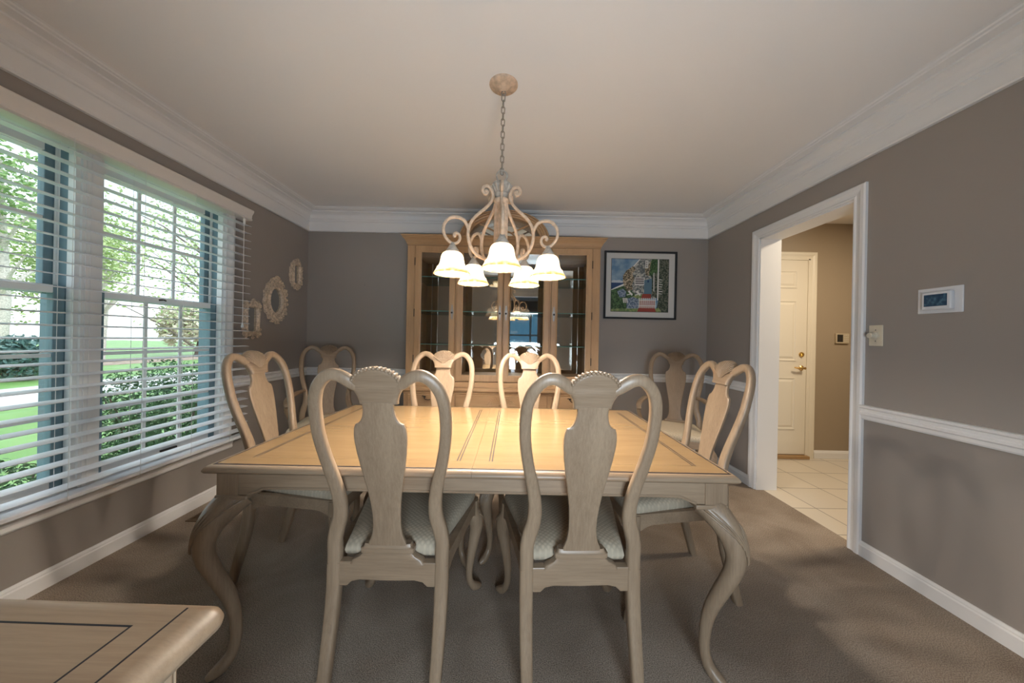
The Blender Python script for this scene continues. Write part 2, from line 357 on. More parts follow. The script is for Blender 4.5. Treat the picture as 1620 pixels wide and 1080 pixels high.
# hall door
X0, X1 = 2.243, 3.053
m = casing(X0 - .02, X1 + .02, 0, 2.065, lambda y, z, p: (y, HY - p, z))
m.box(X0 - .02, X0, HY - .012, HY + .01, 0, 2.065).box(X1, X1 + .02, HY - .012, HY + .01, 0, 2.065).box(X0 - .02, X1 + .02, HY - .012, HY + .01, 2.054, 2.07)
struct(m.build('trim_9', CREAM, sm=25), 'cream casing round the hall door', 'trim')
dr = struct(MB().box(X0, X1, HY - .006, HY + .03, .037, 2.052).build('door_1', CREAM, bevel=.002), 'cream six panel hall door with brass lock', 'door')
struct(MB().box(X0 - .02, X1 + .02, HY - .05, HY + .01, 0, .03).build('trim_10', wood('threshold_wood', 'x', (.33, .19, .08), (.45, .28, .13)), bevel=.004), 'brown wooden threshold below the hall door', 'trim')
for xa, xb in ((X0 + .11, X0 + .345), (X1 - .345, X1 - .11)):
    for za, zb in ((1.76, 1.943), (1.005, 1.633), (.294, .835)):
        p = MB(); y = HY - .006
        def rect(i, d): return [(xa + i, y - d, za + i), (xb - i, y - d, za + i), (xb - i, y - d, zb - i), (xa + i, y - d, zb - i)]
        p.loft([rect(0, -.002), rect(0, .006), rect(.010, .007), rect(.020, .0008), rect(.026, .0008), rect(.045, .008)])
        p.build('panel', CREAM, dr, sm=0)
hb = MB(); hb.lathe([(.0, 0), (.026, 0), (.026, .006), (.018, .012), (.010, .016), (.010, .045), (.013, .05), (.0, .052)], n=16)
hb.tube([(0, 0, .042), (-.03, -.0, .046), (-.07, 0, .044), (-.10, .006, .040)], [.010, .010, .009, .006])
o = hb.build('handle', BRASS, dr, loc=(3.0, HY - .0065, .934)); o.rotation_euler = (PI / 2, 0, 0); o['label'] = 'brass lever handle'
hb = MB().lathe([(0, 0), (.027, 0), (.027, .006), (.02, .014), (.0, .015)], n=18).box(-.004, .004, -.014, .014, .014, .028)
o = hb.build('deadbolt', BRASS, dr, loc=(3.0, HY - .0065, 1.073)); o.rotation_euler = (PI / 2, 0, 0); o['label'] = 'round brass deadbolt'

# ------------------------------------------------------------------ windows
MY0, MY1 = 1.625, 1.70                         # mullion
JX = XL - .16
def window(name, y0, y1, label):
    fr = MB()
    for a, b in ((y0 - .0, y0 + .018), (y1 - .018, y1)): fr.box(XL - .036, XL, a, b, WZ0, WZ1)
    fr.box(JX, XL, y0, y1, WZ0, WZ0 + .02).box(JX, XL, y0, y1, WZ1 - .02, WZ1)
    for a, b in ((y0 + .018, y0 + .03), (y1 - .03, y1 - .018)): fr.box(XL - .085, XL - .075, a, b, WZ0, WZ1)   # parting beads
    wn = struct(fr.build(name, WHITE, sm=0), label, 'window')
    for a, b in ((y0, y0 + .018), (y1 - .018, y1)): MB().box(JX, XL - .036, a, b, WZ0 + .02, WZ1 - .02).build('jamb_liner', LINER_SHADE, wn, sm=0)['label'] = 'blue grey jamb liner'
    def sash(nm_, x0, x1, z0, z1, rows, lift=False):
        a, b = y0 + .019, y1 - .019; s = .042
        m = MB().box(x0, x1, a + s, b - s, z0, z0 + s).box(x0, x1, a + s, b - s, z1 - s * .9, z1)
        sh = m.build('sash', WHITE, wn, sm=0, bevel=.003)
        for ya, yc in ((a, a + s), (b - s, b)): MB().box(x0, x1, ya, yc, z0, z1).build('stile', LINER_SHADE, sh, sm=0, bevel=.003)['label'] = 'sash stile, backlit shade painted in blue grey'; xm = (x0 + x1) / 2  # backlit shade of the stiles put into their colour
        g = MB().box(xm - .002, xm + .002, a + s, b - s, z0 + s, z1 - s * .9).build('glass_pane', GLASS, sh, sm=0)
        k = MB(); L = (b - a - 2 * s) / 3
        for i in (1, 2): k.box(xm + .004, xm + .012, a + s + i * L - .009, a + s + i * L + .009, z0 + s, z1 - s * .9)
        hh = (z1 - s * .9 - z0 - s) / rows
        for i in range(1, rows): k.box(xm + .004, xm + .0125, a + s, b - s, z0 + s + i * hh - .009, z0 + s + i * hh + .009)
        k.build('muntin_grille', WHITE, sh, sm=0)
        if lift:
            yc = (a + b) / 2 - .02
            MB().tube([(x1, yc - .02, z1 - .018), (x1 + .012, yc, z1 - .014), (x1, yc + .02, z1 - .018)], .005).build('sash_lock', DARKMETAL, sh)
            MB().box(x1, x1 + .012, yc + .0, yc + .10, z0 + .008, z0 + .02).build('sash_lift', DARKMETAL, sh, bevel=.003)
    sash('upper', XL - .125, XL - .09, 1.345, WZ1 - .02, 2)
    sash('lower', XL - .073, XL - .038, WZ0 + .02, 1.385, 3, True)
window('window_1', WY0, MY0, 'left double hung window of the pair behind the blind')
window('window_2', MY1, WY1, 'right double hung window of the pair behind the blind')
m = casing(WY0, WY1, WZ0, WZ1, lambda y, z, p: (XL + p, y, z), 1.07)
for a, p in ((0, .012), (.012, .016), (.030, .016)): pass
m.box(XL - .05, XL + .012, MY0, MY1, WZ0, WZ1).box(XL + .012, XL + .018, MY0 + .012, MY1 - .012, WZ0, WZ1).box(XL + .018, XL + .021, MY0 + .028, MY1 - .028, WZ0, WZ1)
struct(m.build('trim_11', WHITE, sm=25), 'white casing and mullion round the window pair', 'trim')
SILLB = [(0, .318), (.012, .318), (.016, .326), (.014, .345), (.020, .362), (.020, .372), (.034, .376), (.040, .386), (.036, .396), (0, .410)]
run_trim('trim_12', SILLB, (XL, WY0 - .085), (XL, WY1 + .085), (1, 0), 0, 0, 'white sill moulding below the blind')

# ------------------------------------------------------------------ blind
BY0, BY1 = .735, 2.585
bl = thing('window_blind', 'white wide slat venetian blind covering the window pair', 'blind', (0, 0, 0))
vp = [(.0, 2.045), (.072, 2.045), (.080, 2.052), (.074, 2.062), (.076, 2.085), (.088, 2.106), (.092, 2.118), (.088, 2.125), (0, 2.125), (0, 2.118), (.078, 2.116), (.066, 2.085), (.064, 2.053), (0, 2.053)]
v = MB(); v.loft([[(XL + p, y, z) for p, z in vp] for y in (BY0 - .005, BY1 + .008)]); v.build('valance', plain('valance_paint', (.80, .77, .74), .45), bl, sm=25)
MB().box(XL + .02, XL + .060, BY0, BY1, 2.070, 2.112).build('headrail', BLIND, bl, sm=0)
xc = XL + .047; hw = .0315; tilt = .006 / .063
sl0 = None
for k in range(28):
    z = .447 + k * .0576
    if sl0 is None:
        s = MB(); rings = []
        for y in (BY0, BY1):
            top = [(i / 6 * hw, .0026 * (1 - (i / 6) ** 2)) for i in range(-6, 7)]
            ring = [(dx, y, dz - dx * tilt + .0014) for dx, dz in top] + [(dx, y, dz - dx * tilt - .0014) for dx, dz in reversed(top)]
            rings.append(ring)
        s.loft(rings); sl0 = s.build('slat', BLIND, bl, sm=40, loc=(xc, 0, z))
    else:
        o = sl0.copy(); C.objects.link(o); o.parent = bl; o.location = (xc, 0, z)
MB().box(xc - hw, xc + hw, BY0, BY1, .388, .410).build('bottom_rail', BLIND, bl, bevel=.004)
for y in (2.42, 2.13, 1.84, 1.54, 1.25, .95):
    m = MB().tube([(xc + hw + .0015, y, .385), (xc + hw + .0015, y, 2.06)], .0011, 6).tube([(xc - hw - .0015, y, .385), (xc - hw - .0015, y, 2.06)], .0011, 6)
    m.build('ladder_cord', CORD, bl)
cd = MB().tube([(xc + hw + .018, 2.492, 2.06), (xc + hw + .020, 2.492, 1.25)], .0018, 6).build('lift_cord', CORD, bl)
MB().lathe([(0, 0), (.009, .002), (.010, .012), (.005, .03), (.003, .036), (0, .037)], (xc + hw + .020, 2.492, 1.218), 12).build('tassel', CORD, cd)
MB().box(xc + hw + .013, xc + hw + .026, 2.486, 2.498, 1.985, 2.03).build('cord_connector', CORD, cd, bevel=.003)

# ------------------------------------------------------------------ wall fittings
t = thing('thermostat', 'white thermostat with dark screen on a long wall plate', 'thermostat', (XR + .0015, 1.558, 1.395))
MB().box(-.007, 0, -.083, .083, -.060, .060).build('wall_plate', WPLAST, t, bevel=.003)
MB().box(-.026, -.007, -.056, .054, -.044, .040).build('body', WPLAST, t, bevel=.005)
scr = plain('lcd_screen', (.03, .06, .10), .15)
def lcd():
    nt = scr.node_tree; b = nt.nodes['Principled BSDF']; L = nt.links.new
    tc = nt.nodes.new('ShaderNodeTexCoord'); n = nt.nodes.new('ShaderNodeTexNoise'); n.inputs['Scale'].default_value = 95; n.inputs['Detail'].default_value = 3
    r = nt.nodes.new('ShaderNodeValToRGB'); r.color_ramp.elements[0].position = .5; r.color_ramp.elements[1].position = .75
    r.color_ramp.elements[0].color = (.012, .025, .05, 1); r.color_ramp.elements[1].color = (.20, .42, .50, 1)
    L(tc.outputs['Object'], n.inputs['Vector']); L(n.outputs['Fac'], r.inputs['Fac']); L(r.outputs['Color'], b.inputs['Emission Color']); b.inputs['Emission Strength'].default_value = .12  # bluish reflections painted in as a weak glow
lcd()
MB().box(-.0272, -.0255, -.043, .042, -.028, .027).build('screen', scr, t)['label'] = 'dark blue screen with reflections painted as glow'
t = thing('dimmer_switch', 'ivory rotary dimmer switch beside the doorway casing', 'light switch', (XR, 1.828, 1.233))
MB().box(-.006, 0, -.035, .035, -.057, .057).build('wall_plate', IVORY, t, bevel=.003)
o = MB().lathe([(0, 0), (.020, 0), (.020, .010), (.015, .013), (.0145, .034), (.012, .037), (0, .037)], n=24).build('knob', IVORY, t, loc=(-.006, 0, 0)); o.rotation_euler = (0, -PI / 2, 0)
for z in (-.03, .03):
    o = MB().lathe([(0, 0), (.0028, 0), (.002, .001), (0, .0012)], n=10).build('screw', DARKMETAL, t, loc=(-.006, 0, z)); o.rotation_euler = (0, -PI / 2, 0)
t = thing('alarm_keypad', 'small alarm keypad on the tan hall wall right of the door', 'keypad', (3.415, HY + .0015, 1.248))
MB().box(-.068, .068, -.022, 0, -.052, .052).build('body', plain('keypad_beige', (.50, .42, .30), .45), t, bevel=.004)
MB().box(-.058, .0, -.0235, -.021, -.036, .040).build('screen', plain('keypad_screen', (.03, .028, .025), .2), t)
kb = None
for i in range(3):
    for j in range(4):
        if kb is None: kb = MB().box(-.006, .006, -.0255, -.0215, -.006, .006).build('button', plain('keypad_button', (.60, .55, .45), .5), t, bevel=.002); o = kb
        else: o = kb.copy(); C.objects.link(o); o.parent = t
        o.location = (.016 + i * .017, 0, -.028 + j * .020)
t = tag(MB().tube([(-1.525, YB, 1.715), (-1.525, YB - .006, 1.70), (-1.525, YB - .010, 1.688), (-1.525, YB - .018, 1.688), (-1.525, YB - .020, 1.698)], .003).lathe([(0, 0), (.006, 0), (.006, .004), (0, .005)], (-1.525, YB - .004, 1.706)).build('picture_hook', SILVER), 'tiny bare metal picture hook on the wall left of the cabinet', 'hook')
t = thing('floor_register', 'brown metal floor register in the carpet below the window', 'floor vent', (-1.955, 2.21, 0))
RG = plain('register_brown', (.12, .075, .04), .5, metal=.3)
MB().box(-.055, .055, -.13, -.115, 0, .006).box(-.055, .055, .115, .13, 0, .006).box(-.055, -.042, -.115, .115, 0, .006).box(.042, .055, -.115, .115, 0, .006).box(-.042, .042, -.115, .115, 0, .002).build('frame', RG, t, sm=0)
lv = None
for k in range(12):
    if lv is None: lv = MB().box(-.042, .042, -.003, .003, .001, .005).build('louvre', RG, t, sm=0); o = lv
    else: o = lv.copy(); C.objects.link(o); o.parent = t
    o.location = (0, -.104 + k * .019, 0)

# ------------------------------------------------------------------ wall mirrors
random.seed(5)
def ornate(name, label, y, z, a, b, kind, grp=None, crest=True):
    """framed wall mirror on the left wall: a, b half width and half height of the whole carved frame"""
    t = thing(name, label, 'mirror', (XL, y, z), 0, grp)
    def on(th, fa, fb):
        c, s = math.cos(th), math.sin(th)
        if kind == 'oval': return fa * c, fb * s
        e = .22; return fa * math.copysign(abs(c) ** e, c), fb * math.copysign(abs(s) ** e, s)
    ia, ib = (a * .50, b * .55) if kind == 'oval' else (a * .56, b * .62)
    if kind == 'narrow': ia, ib = a * .44, b * .60
    kk = kind; 
    m = MB(); N = 56; rings = []
    for i in range(N):
        th = 2 * PI * i / N; ring = []
        for q, (fr, px) in enumerate(((0, .006), (.0, .024), (.12, .030), (.25, .022), (.45, .018), (.7, .024), (.86, .016), (.88, .0))):
            iy, iz = on(th, ia, ib)
            oy, oz = (a * math.cos(th), b * math.sin(th)) if kk != 'rect' else on(th, a * .93, b * .93)
            wob = 1 + (.05 * math.sin(th * 14) if fr > .4 else 0)
            ring.append((px, lerp(iy, oy, fr) * wob, lerp(iz, oz, fr) * wob))
        rings.append(ring)
    m.loft(rings, caps=False, closed=True)
    n2 = 26
    for i in range(n2):
        th = 2 * PI * (i + .5) / n2
        oy, oz = (a * math.cos(th), b * math.sin(th)) if kk != 'rect' else on(th, a * .93, b * .93)
        iy, iz = on(th, ia, ib); f = .78 + .06 * (i % 2)
        cy, cz = lerp(iy, oy, f), lerp(iz, oz, f); r = a * (.115 + .03 * (i % 3))
        sg = 1 if i % 2 else -1; sp = []
        for q in range(15):
            ph = th + sg * (q * .55); rr = r * (1 - q / 17)
            sp.append((.020 + .006 * q / 15, cy + rr * math.cos(ph), cz + rr * math.sin(ph)))
        m.tube(sp, [r * .30 * (1 - .4 * q / 15) for q in range(15)], 6)
    if crest:
        for dy, dz, r in ((0, b * .98, .2), (-.2, b * .90, .15), (.2, b * .90, .15), (0, -b * .96, .15)):
            m.sphere((.022, dy * a, dz), r * a, sc=(.5, 1, 1))
            for q in range(5):
                an = PI * q / 4; m.tube([(.026, dy * a, dz - r * a * .3), (.030, dy * a + r * a * .9 * math.cos(an), dz + r * a * .9 * math.sin(an))], [r * a * .16, r * a * .2], 6)
    m.build('frame', FRAMEW, t, sm=50)
    g = MB(); g.prism([on(2 * PI * i / 48, ia * 1.02, ib * 1.02) for i in range(48)], lambda p, q: (.003, p, q), lambda p, q: (.009, p, q)); g.build('mirror_glass', WMIRROR, t, sm=0)
ornate('wall_mirror', 'small cream rectangular mirror nearest the blind, lowest of three', 2.690, 1.290, .092, .152, 'rect', 'carved mirrors on the window wall')
ornate('wall_mirror', 'largest cream carved oval mirror, middle of three', 2.955, 1.470, .145, .196, 'oval', 'carved mirrors on the window wall')
ornate('wall_mirror', 'small tan carved mirror nearest the corner, highest of three', 3.228, 1.752, .090, .143, 'narrow', 'carved mirrors on the window wall')

# ------------------------------------------------------------------ picture
t = thing('framed_picture', 'black framed print of a shingled seaside cottage right of the cabinet', 'picture', (1.29, YB, 1.7475))
W2, H2 = .369, .3455
m = MB()
for x0, x1, z0, z1 in ((-W2, W2, H2 - .018, H2), (-W2, W2, -H2, -H2 + .018), (-W2, -W2 + .018, -H2 + .018, H2 - .018), (W2 - .018, W2, -H2 + .018, H2 - .018)): m.box(x0, x1, -.026, 0, z0, z1)
m.build('frame', BLACK, t, bevel=.002)
MB().box(-W2 + .016, W2 - .016, -.010, -.002, -H2 + .016, H2 - .016).build('mat_board', plain('mat_board', (.60, .60, .585), .8), t, sm=0)
ax0, az1, aw, ah = -.293, .267, .580, .535
def P2(x, y): return ax0 + x * aw, az1 - y * ah
def speck(name, c0, c1, s, p0=.42, p1=.6):
    m_, nt, b = nm(name); L = nt.links.new; tc = nt.nodes.new('ShaderNodeTexCoord'); n = nt.nodes.new('ShaderNodeTexNoise'); n.inputs['Scale'].default_value = s; n.inputs['Detail'].default_value = 4
    r = nt.nodes.new('ShaderNodeValToRGB'); r.color_ramp.elements[0].position = p0; r.color_ramp.elements[1].position = p1; r.color_ramp.elements[0].color = (*c0, 1); r.color_ramp.elements[1].color = (*c1, 1)
    L(tc.outputs['Object'], n.inputs['Vector']); L(n.outputs['Fac'], r.inputs['Fac']); L(r.outputs['Color'], b.inputs['Base Color']); b.inputs['Roughness'].default_value = .5; return m_
PM = [BLACK, speck('print_sky', (.10, .22, .38), (.24, .36, .48), 9), plain('print_sea', (.02, .06, .16)), plain('print_white', (.75, .75, .72)), speck('print_foliage', (.015, .05, .02), (.08, .17, .06), 60),
      speck('print_shingle', (.10, .12, .13), (.50, .50, .46), 55), speck('print_blossom', (.08, .07, .04), (.55, .45, .32), 70, .45, .62), plain('print_door', (.10, .19, .26)), plain('print_brick', (.30, .05, .035)),
      speck('print_lilac', (.07, .12, .20), (.32, .38, .48), 70), speck('print_lawn', (.12, .20, .07), (.28, .34, .14), 30), speck('print_shade', (.02, .04, .025), (.16, .17, .13), 60), plain('print_dark', (.02, .02, .03)), plain('print_cloud', (.50, .55, .60))]
pr = MB(); lay = [0]
def poly(mi, *pts):
    lay[0] += 1; y = -.0102 - lay[0] * .00004
    q = [P2(*p) for p in pts]; pr.add([(x, y, z) for x, z in q], [tuple(range(len(q)))], mi)
poly(0, (-.008, -.008), (1.008, -.008), (1.008, 1.008), (-.008, 1.008)); poly(1, (0, 0), (1, 0), (1, 1), (0, 1))
poly(13, (0, .42), (.04, .405), (.09, .41), (.13, .40), (.2, .42), (.2, .46), (0, .46)); poly(2, (0, .455), (.24, .455), (.24, .60), (0, .60))
poly(3, (0, .585), (.08, .54), (.22, .47), (.24, .50), (.10, .57), (0, .61)); poly(4, (0, .60), (.12, .55), (.24, .50), (.55, .62), (.55, 1), (0, 1))
poly(5, (.50, 0), (.82, 0), (.82, .74), (.52, .74), (.36, .62), (.36, .15)); poly(3, (.34, .18), (.485, 0), (.505, 0), (.37, .17))
poly(6, (.20, .32), (.26, .22), (.33, .17), (.38, .13), (.42, .20), (.36, .28), (.40, .36), (.36, .50), (.38, .58), (.28, .62), (.22, .52), (.20, .42)); poly(6, (.58, .18), (.70, .02), (.78, .10), (.66, .32), (.60, .30))
poly(4, (.70, 0), (.81, 0), (.81, .25), (.72, .34), (.66, .30))
for x0, x1, y0, y1 in ((.41, .58, .35, .495), (.59, .64, .03, .17)):
    poly(3, (x0, y0), (x1, y0), (x1, y1), (x0, y1)); n_ = 6 if x1 - x0 > .1 else 2
    for i in range(n_):
        for j in range(3):
            xa = x0 + .012 + i * (x1 - x0 - .02) / n_; xb = xa + (x1 - x0 - .02) / n_ - .007; ya = y0 + .012 + j * (y1 - y0 - .02) / 3; yb = ya + (y1 - y0 - .02) / 3 - .01
            poly(12, (xa, ya), (xb, ya), (xb, yb), (xa, yb))
poly(7, (.575, .40), (.71, .36), (.71, .66), (.575, .66)); poly(2, (.63, .40), (.66, .40), (.66, .44), (.63, .44)); poly(11, (.71, .30), (.81, .24), (.81, .74), (.71, .70)); poly(3, (.735, .26), (.75, .25), (.755, .62), (.74, .60))
poly(10, (.36, .72), (.50, .66), (.60, .68), (.52, .76), (.40, .76)); poly(8, (.55, .66), (.70, .66), (.70, .75), (.52, .75)); poly(3, (.808, 0), (.832, 0), (.828, .78), (.806, .78)); poly(11, (.832, 0), (1, 0), (1, 1), (.80, 1), (.80, .93), (.828, .78))
for k in range(14): yy = .06 + k * .045; poly(3 if k > 6 else 11, (.835, yy), (.90 - .02 * (k % 3), yy + .004), (.90, yy + .016), (.835, yy + .012))
poly(9, (.10, .62), (.20, .57), (.26, .62), (.25, .72), (.15, .74)); poly(9, (.28, .76), (.38, .72), (.48, .76), (.48, .94), (.27, .95))
for x in (.29, .43): poly(3, (x, .62), (x + .03, .60), (x + .09, .68), (x + .07, .70)); poly(3, (x - .02, .68), (x + .08, .65), (x + .085, .665), (x - .015, .695))
poly(10, (0, .955), (.25, .945), (.48, .94), (.48, 1), (0, 1)); poly(10, (.76, .94), (.84, .92), (.88, 1), (.78, 1)); poly(8, (.49, .91), (.76, .91), (.79, 1), (.46, 1)); poly(8, (.51, .78), (.77, .78), (.77, .92), (.50, .92))
for k in range(9): x = .485 + k * .0345; poly(3, (x, .745), (x + .009, .735), (x + .018, .745), (x + .018, .93), (x, .93))
for yy in (.775, .88): poly(3, (.48, yy), (.79, yy), (.79, yy + .012), (.48, yy + .012))
for k in range(3): x = .20 + k * .03; poly(3, (x, .75), (x + .02, .74), (x + .03, .84), (x + .015, .84))
pr.build('print', PM, t, sm=0)
# ------------------------------------------------------------------ cabriole leg (tables and chairs)
def cabriole(m, cx, cy, sx, sy, prof, p=2.6, n=16):
    """prof: (offset along the outward diagonal per axis, z, diameter)"""
    pts = smooth(prof, 7); path = [(cx + sx * d, cy + sy * d, max(z, .0)) for d, z, r in pts]
    D = Vector((sx, -sy, 0)).normalized()
    rings = []
    for i, (d, z, r) in enumerate(pts):
        t = Vector(path[min(i + 1, len(path) - 1)]) - Vector(path[max(i - 1, 0)]); t.normalize()
        f = 1 - min(1, max(0, (z - pts[-1][1]) / .03))
        w = t.cross(D).normalized(); dd = w.cross(t).normalized(); k = min(1, max(0, (z - prof[0][1] + .12) / .12))
        pw = lerp(2.1, p, k); a0 = PI / 4 if k > .0 else 0
        rings.append([Vector(path[i]) + w * a + dd * b for a, b in [(x * math.cos(PI / 4 * k) - y * math.sin(PI / 4 * k), x * math.sin(PI / 4 * k) + y * math.cos(PI / 4 * k)) for x, y in section(r, r, n, pw)]])
    m.loft(rings)
    return pts
def knee_ribs(cx, cy, sx, sy, pts, ztop, zlow, n, rad, spread=1.15, ptop=.618, p=3.2):
    """raised ribs that follow the outside of the knee, longest on the corner"""
    m = MB(); out = Vector((sx, sy, 0)).normalized(); side = Vector((-sy, sx, 0)).normalized()
    for k in range(n):
        th = spread * (2 * k / (n - 1) - 1); zl = lerp(zlow, lerp(zlow, ztop, .55), abs(th) / spread); path = []
        for d, z, r in pts:
            if zl - .001 <= z <= ztop:
                f = (z - zl) / (ztop - zl); th2 = th * (.50 + .50 * f)
                kk = min(1, max(0, (z - ptop + .12) / .12)); pw = lerp(2.1, p, kk); ph = th2 + PI / 4 * kk
                R = r / 2 * (abs(math.cos(ph)) ** pw + abs(math.sin(ph)) ** pw) ** (-1 / pw) + rad * .75
                path.append(Vector((cx + sx * d, cy + sy * d, z)) + (out * math.cos(th2) + side * math.sin(th2)) * R)
        if len(path) > 2: m.tube(path, [rad * (.6 if i in (0, len(path) - 1) else 1) for i in range(len(path))], 6)
    return m

# ------------------------------------------------------------------ dining table
JOINT = plain('panel_joint', (.24, .15, .07), .35)
TX, TY = -.1275, 1.629
tb = thing('dining_table', 'large limed oak dining table with cabriole legs under the chandelier', 'table', (TX, TY, 0))
hx, hy = .890, .526
EDGE = [(0.0, .7350), (.003, .7349), (.010, .7335), (.016, .728), (.0195, .721), (.0198, .717), (.016, .711), (.008, .707), (-.006, .7055), (-.008, .701), (-.030, .700)]  # outward from the flat field
for s in (-1, 1):
    xa, xb = (-hx + .0198, -.0004) if s < 0 else (.0004, hx - .0198); yb = hy - .0198
    m = MB(); rings = []
    for p, z in EDGE:
        e0 = xa - (p if s < 0 else 0); e1 = xb + (p if s > 0 else 0)
        rings.append([(e0, -yb - p, z), (e1, -yb - p, z), (e1, yb + p, z), (e0, yb + p, z)])
    m.loft(rings[::-1]); m.m = [1 if all(abs(m.v[i][2] - .735) < 1e-6 for i in f) else 0 for f in m.f]; m.build('table_top', [W_X, W_TOP], tb, sm=50)
    # inlay: thin strips let into the surface
    n = MB(); z0, z1 = .7348, .7353
    def strip(x0, x1, y0, y1): n.box(min(x0, x1), max(x0, x1), y0, y1, z0, z1)
    strip(xa if s < 0 else xb, (xa if s < 0 else xb) - s * .005, -yb, yb)
    strip(xa, xb, -yb, -yb + .009); strip(xa, xb, yb - .006, yb)  # front strip widened to paint in the shade of the edge drop
    xi = s * .051
    for o_ in (0, .010): strip(xi + s * o_, xi + s * (o_ + .0034), -yb + .075, yb - .075)
    xo_ = s * (hx - .0198 - .078)
    for o_ in (0, .010): strip(xo_ - s * o_, xo_ - s * (o_ + .0034), -yb + .075, yb - .075)
    n.build('inlay', INLAY, tb, sm=0)['label'] = 'dark inlay lines'
    for ya, yc in ((-yb + .0745, -yb + .0755), (yb - .0755, yb - .0745)):
        n = MB(); strip(xi, xo_, ya, yc); n.build('panel_joint', JOINT, tb, sm=0)
bx, by = hx - .072, hy - .075
def apron(m, p0, p1, nrm, t=.02):
    """shaped rail between two leg blocks: shallow middle, lower at both ends"""
    L = (Vector(p1) - Vector(p0)).length; u = (Vector(p1) - Vector(p0)) / L; prof = []
    low = [(0, .6285), (.055, .6285), (.075, .632), (.088, .643), (.105, .650), (.13, .652)]
    pts = low + [(L - a, z) for a, z in reversed(low)]
    rings = []
    for a, z in pts:
        q = Vector(p0) + u * a
        rings.append([(q.x, q.y, .701), (q.x + nrm[0] * t, q.y + nrm[1] * t, .701), (q.x + nrm[0] * t, q.y + nrm[1] * t, z), (q.x, q.y, z)])
    m.loft(rings)
    bd = [(Vector(p0) + u * a).to_tuple() + (z,) for a, z in [(lerp(.06, L - .06, i / 60), 0) for i in range(61)]]
    b2 = []
    for i in range(61):
        a = lerp(.058, L - .058, i / 60); z = interp(pts, a); q = Vector(p0) + u * a
        b2.append((q.x + nrm[0] * t, q.y + nrm[1] * t, z + .001))
    m.tube(b2, .0045, 6)
for p0, p1, nr, mt in (((-bx, -by - .022), (bx, -by - .022), (0, -1), W_X), ((-bx, by + .022), (bx, by + .022), (0, 1), W_X), ((-bx - .022, -by), (-bx - .022, by), (-1, 0), W_Y), ((bx + .022, -by), (bx + .022, by), (1, 0), W_Y)):
    m = MB(); apron(m, p0, p1, nr); m.build('apron', mt, tb, sm=40)
TLEG = [(-.006, .616, .088), (.012, .600, .090), (.034, .572, .086), (.050, .543, .080), (.061, .508, .071), (.066, .460, .062), (.060, .415, .057), (.048, .370, .054), (.033, .320, .051), (.018, .265, .047), (.008, .21, .041), (.003, .15, .036), (.004, .10, .034), (.012, .060, .036), (.026, .036, .040), (.042, .022, .036), (.057, .014, .020)]
for sx in (-1, 1):
    for sy in (-1, 1):
        cx, cy = sx * bx, sy * by
        m = MB(); m.box(cx - .033, cx + .046 if sx > 0 else cx + .033, cy - .033, cy + .033, .62, .701) if False else None
        x0, x1 = sorted((cx - sx * .028, cx + sx * .0455)); y0, y1 = sorted((cy - sy * .028, cy + sy * .0455))
        m.box(x0, x1, y0, y1, .617, .7005)
        pts = cabriole(m, cx, cy, sx, sy, TLEG, 3.2, 20)
        lg = m.build('leg', W_Z, tb, sm=50)
        c = MB(); xa, xb = sorted((cx + sx * .050, cx - sx * .060)); ya, yb_ = sorted((cy + sy * .050, cy - sy * .060))
        c.box(xa, xb, ya, yb_, .612, .6275); c.build('collar', W_X, lg, bevel=.004)
        knee_ribs(cx, cy, sx, sy, pts, .613, .452, 11, .0036, 1.70).build('knee_carving', W_Z, lg, sm=60)['label'] = 'ribbed carving'

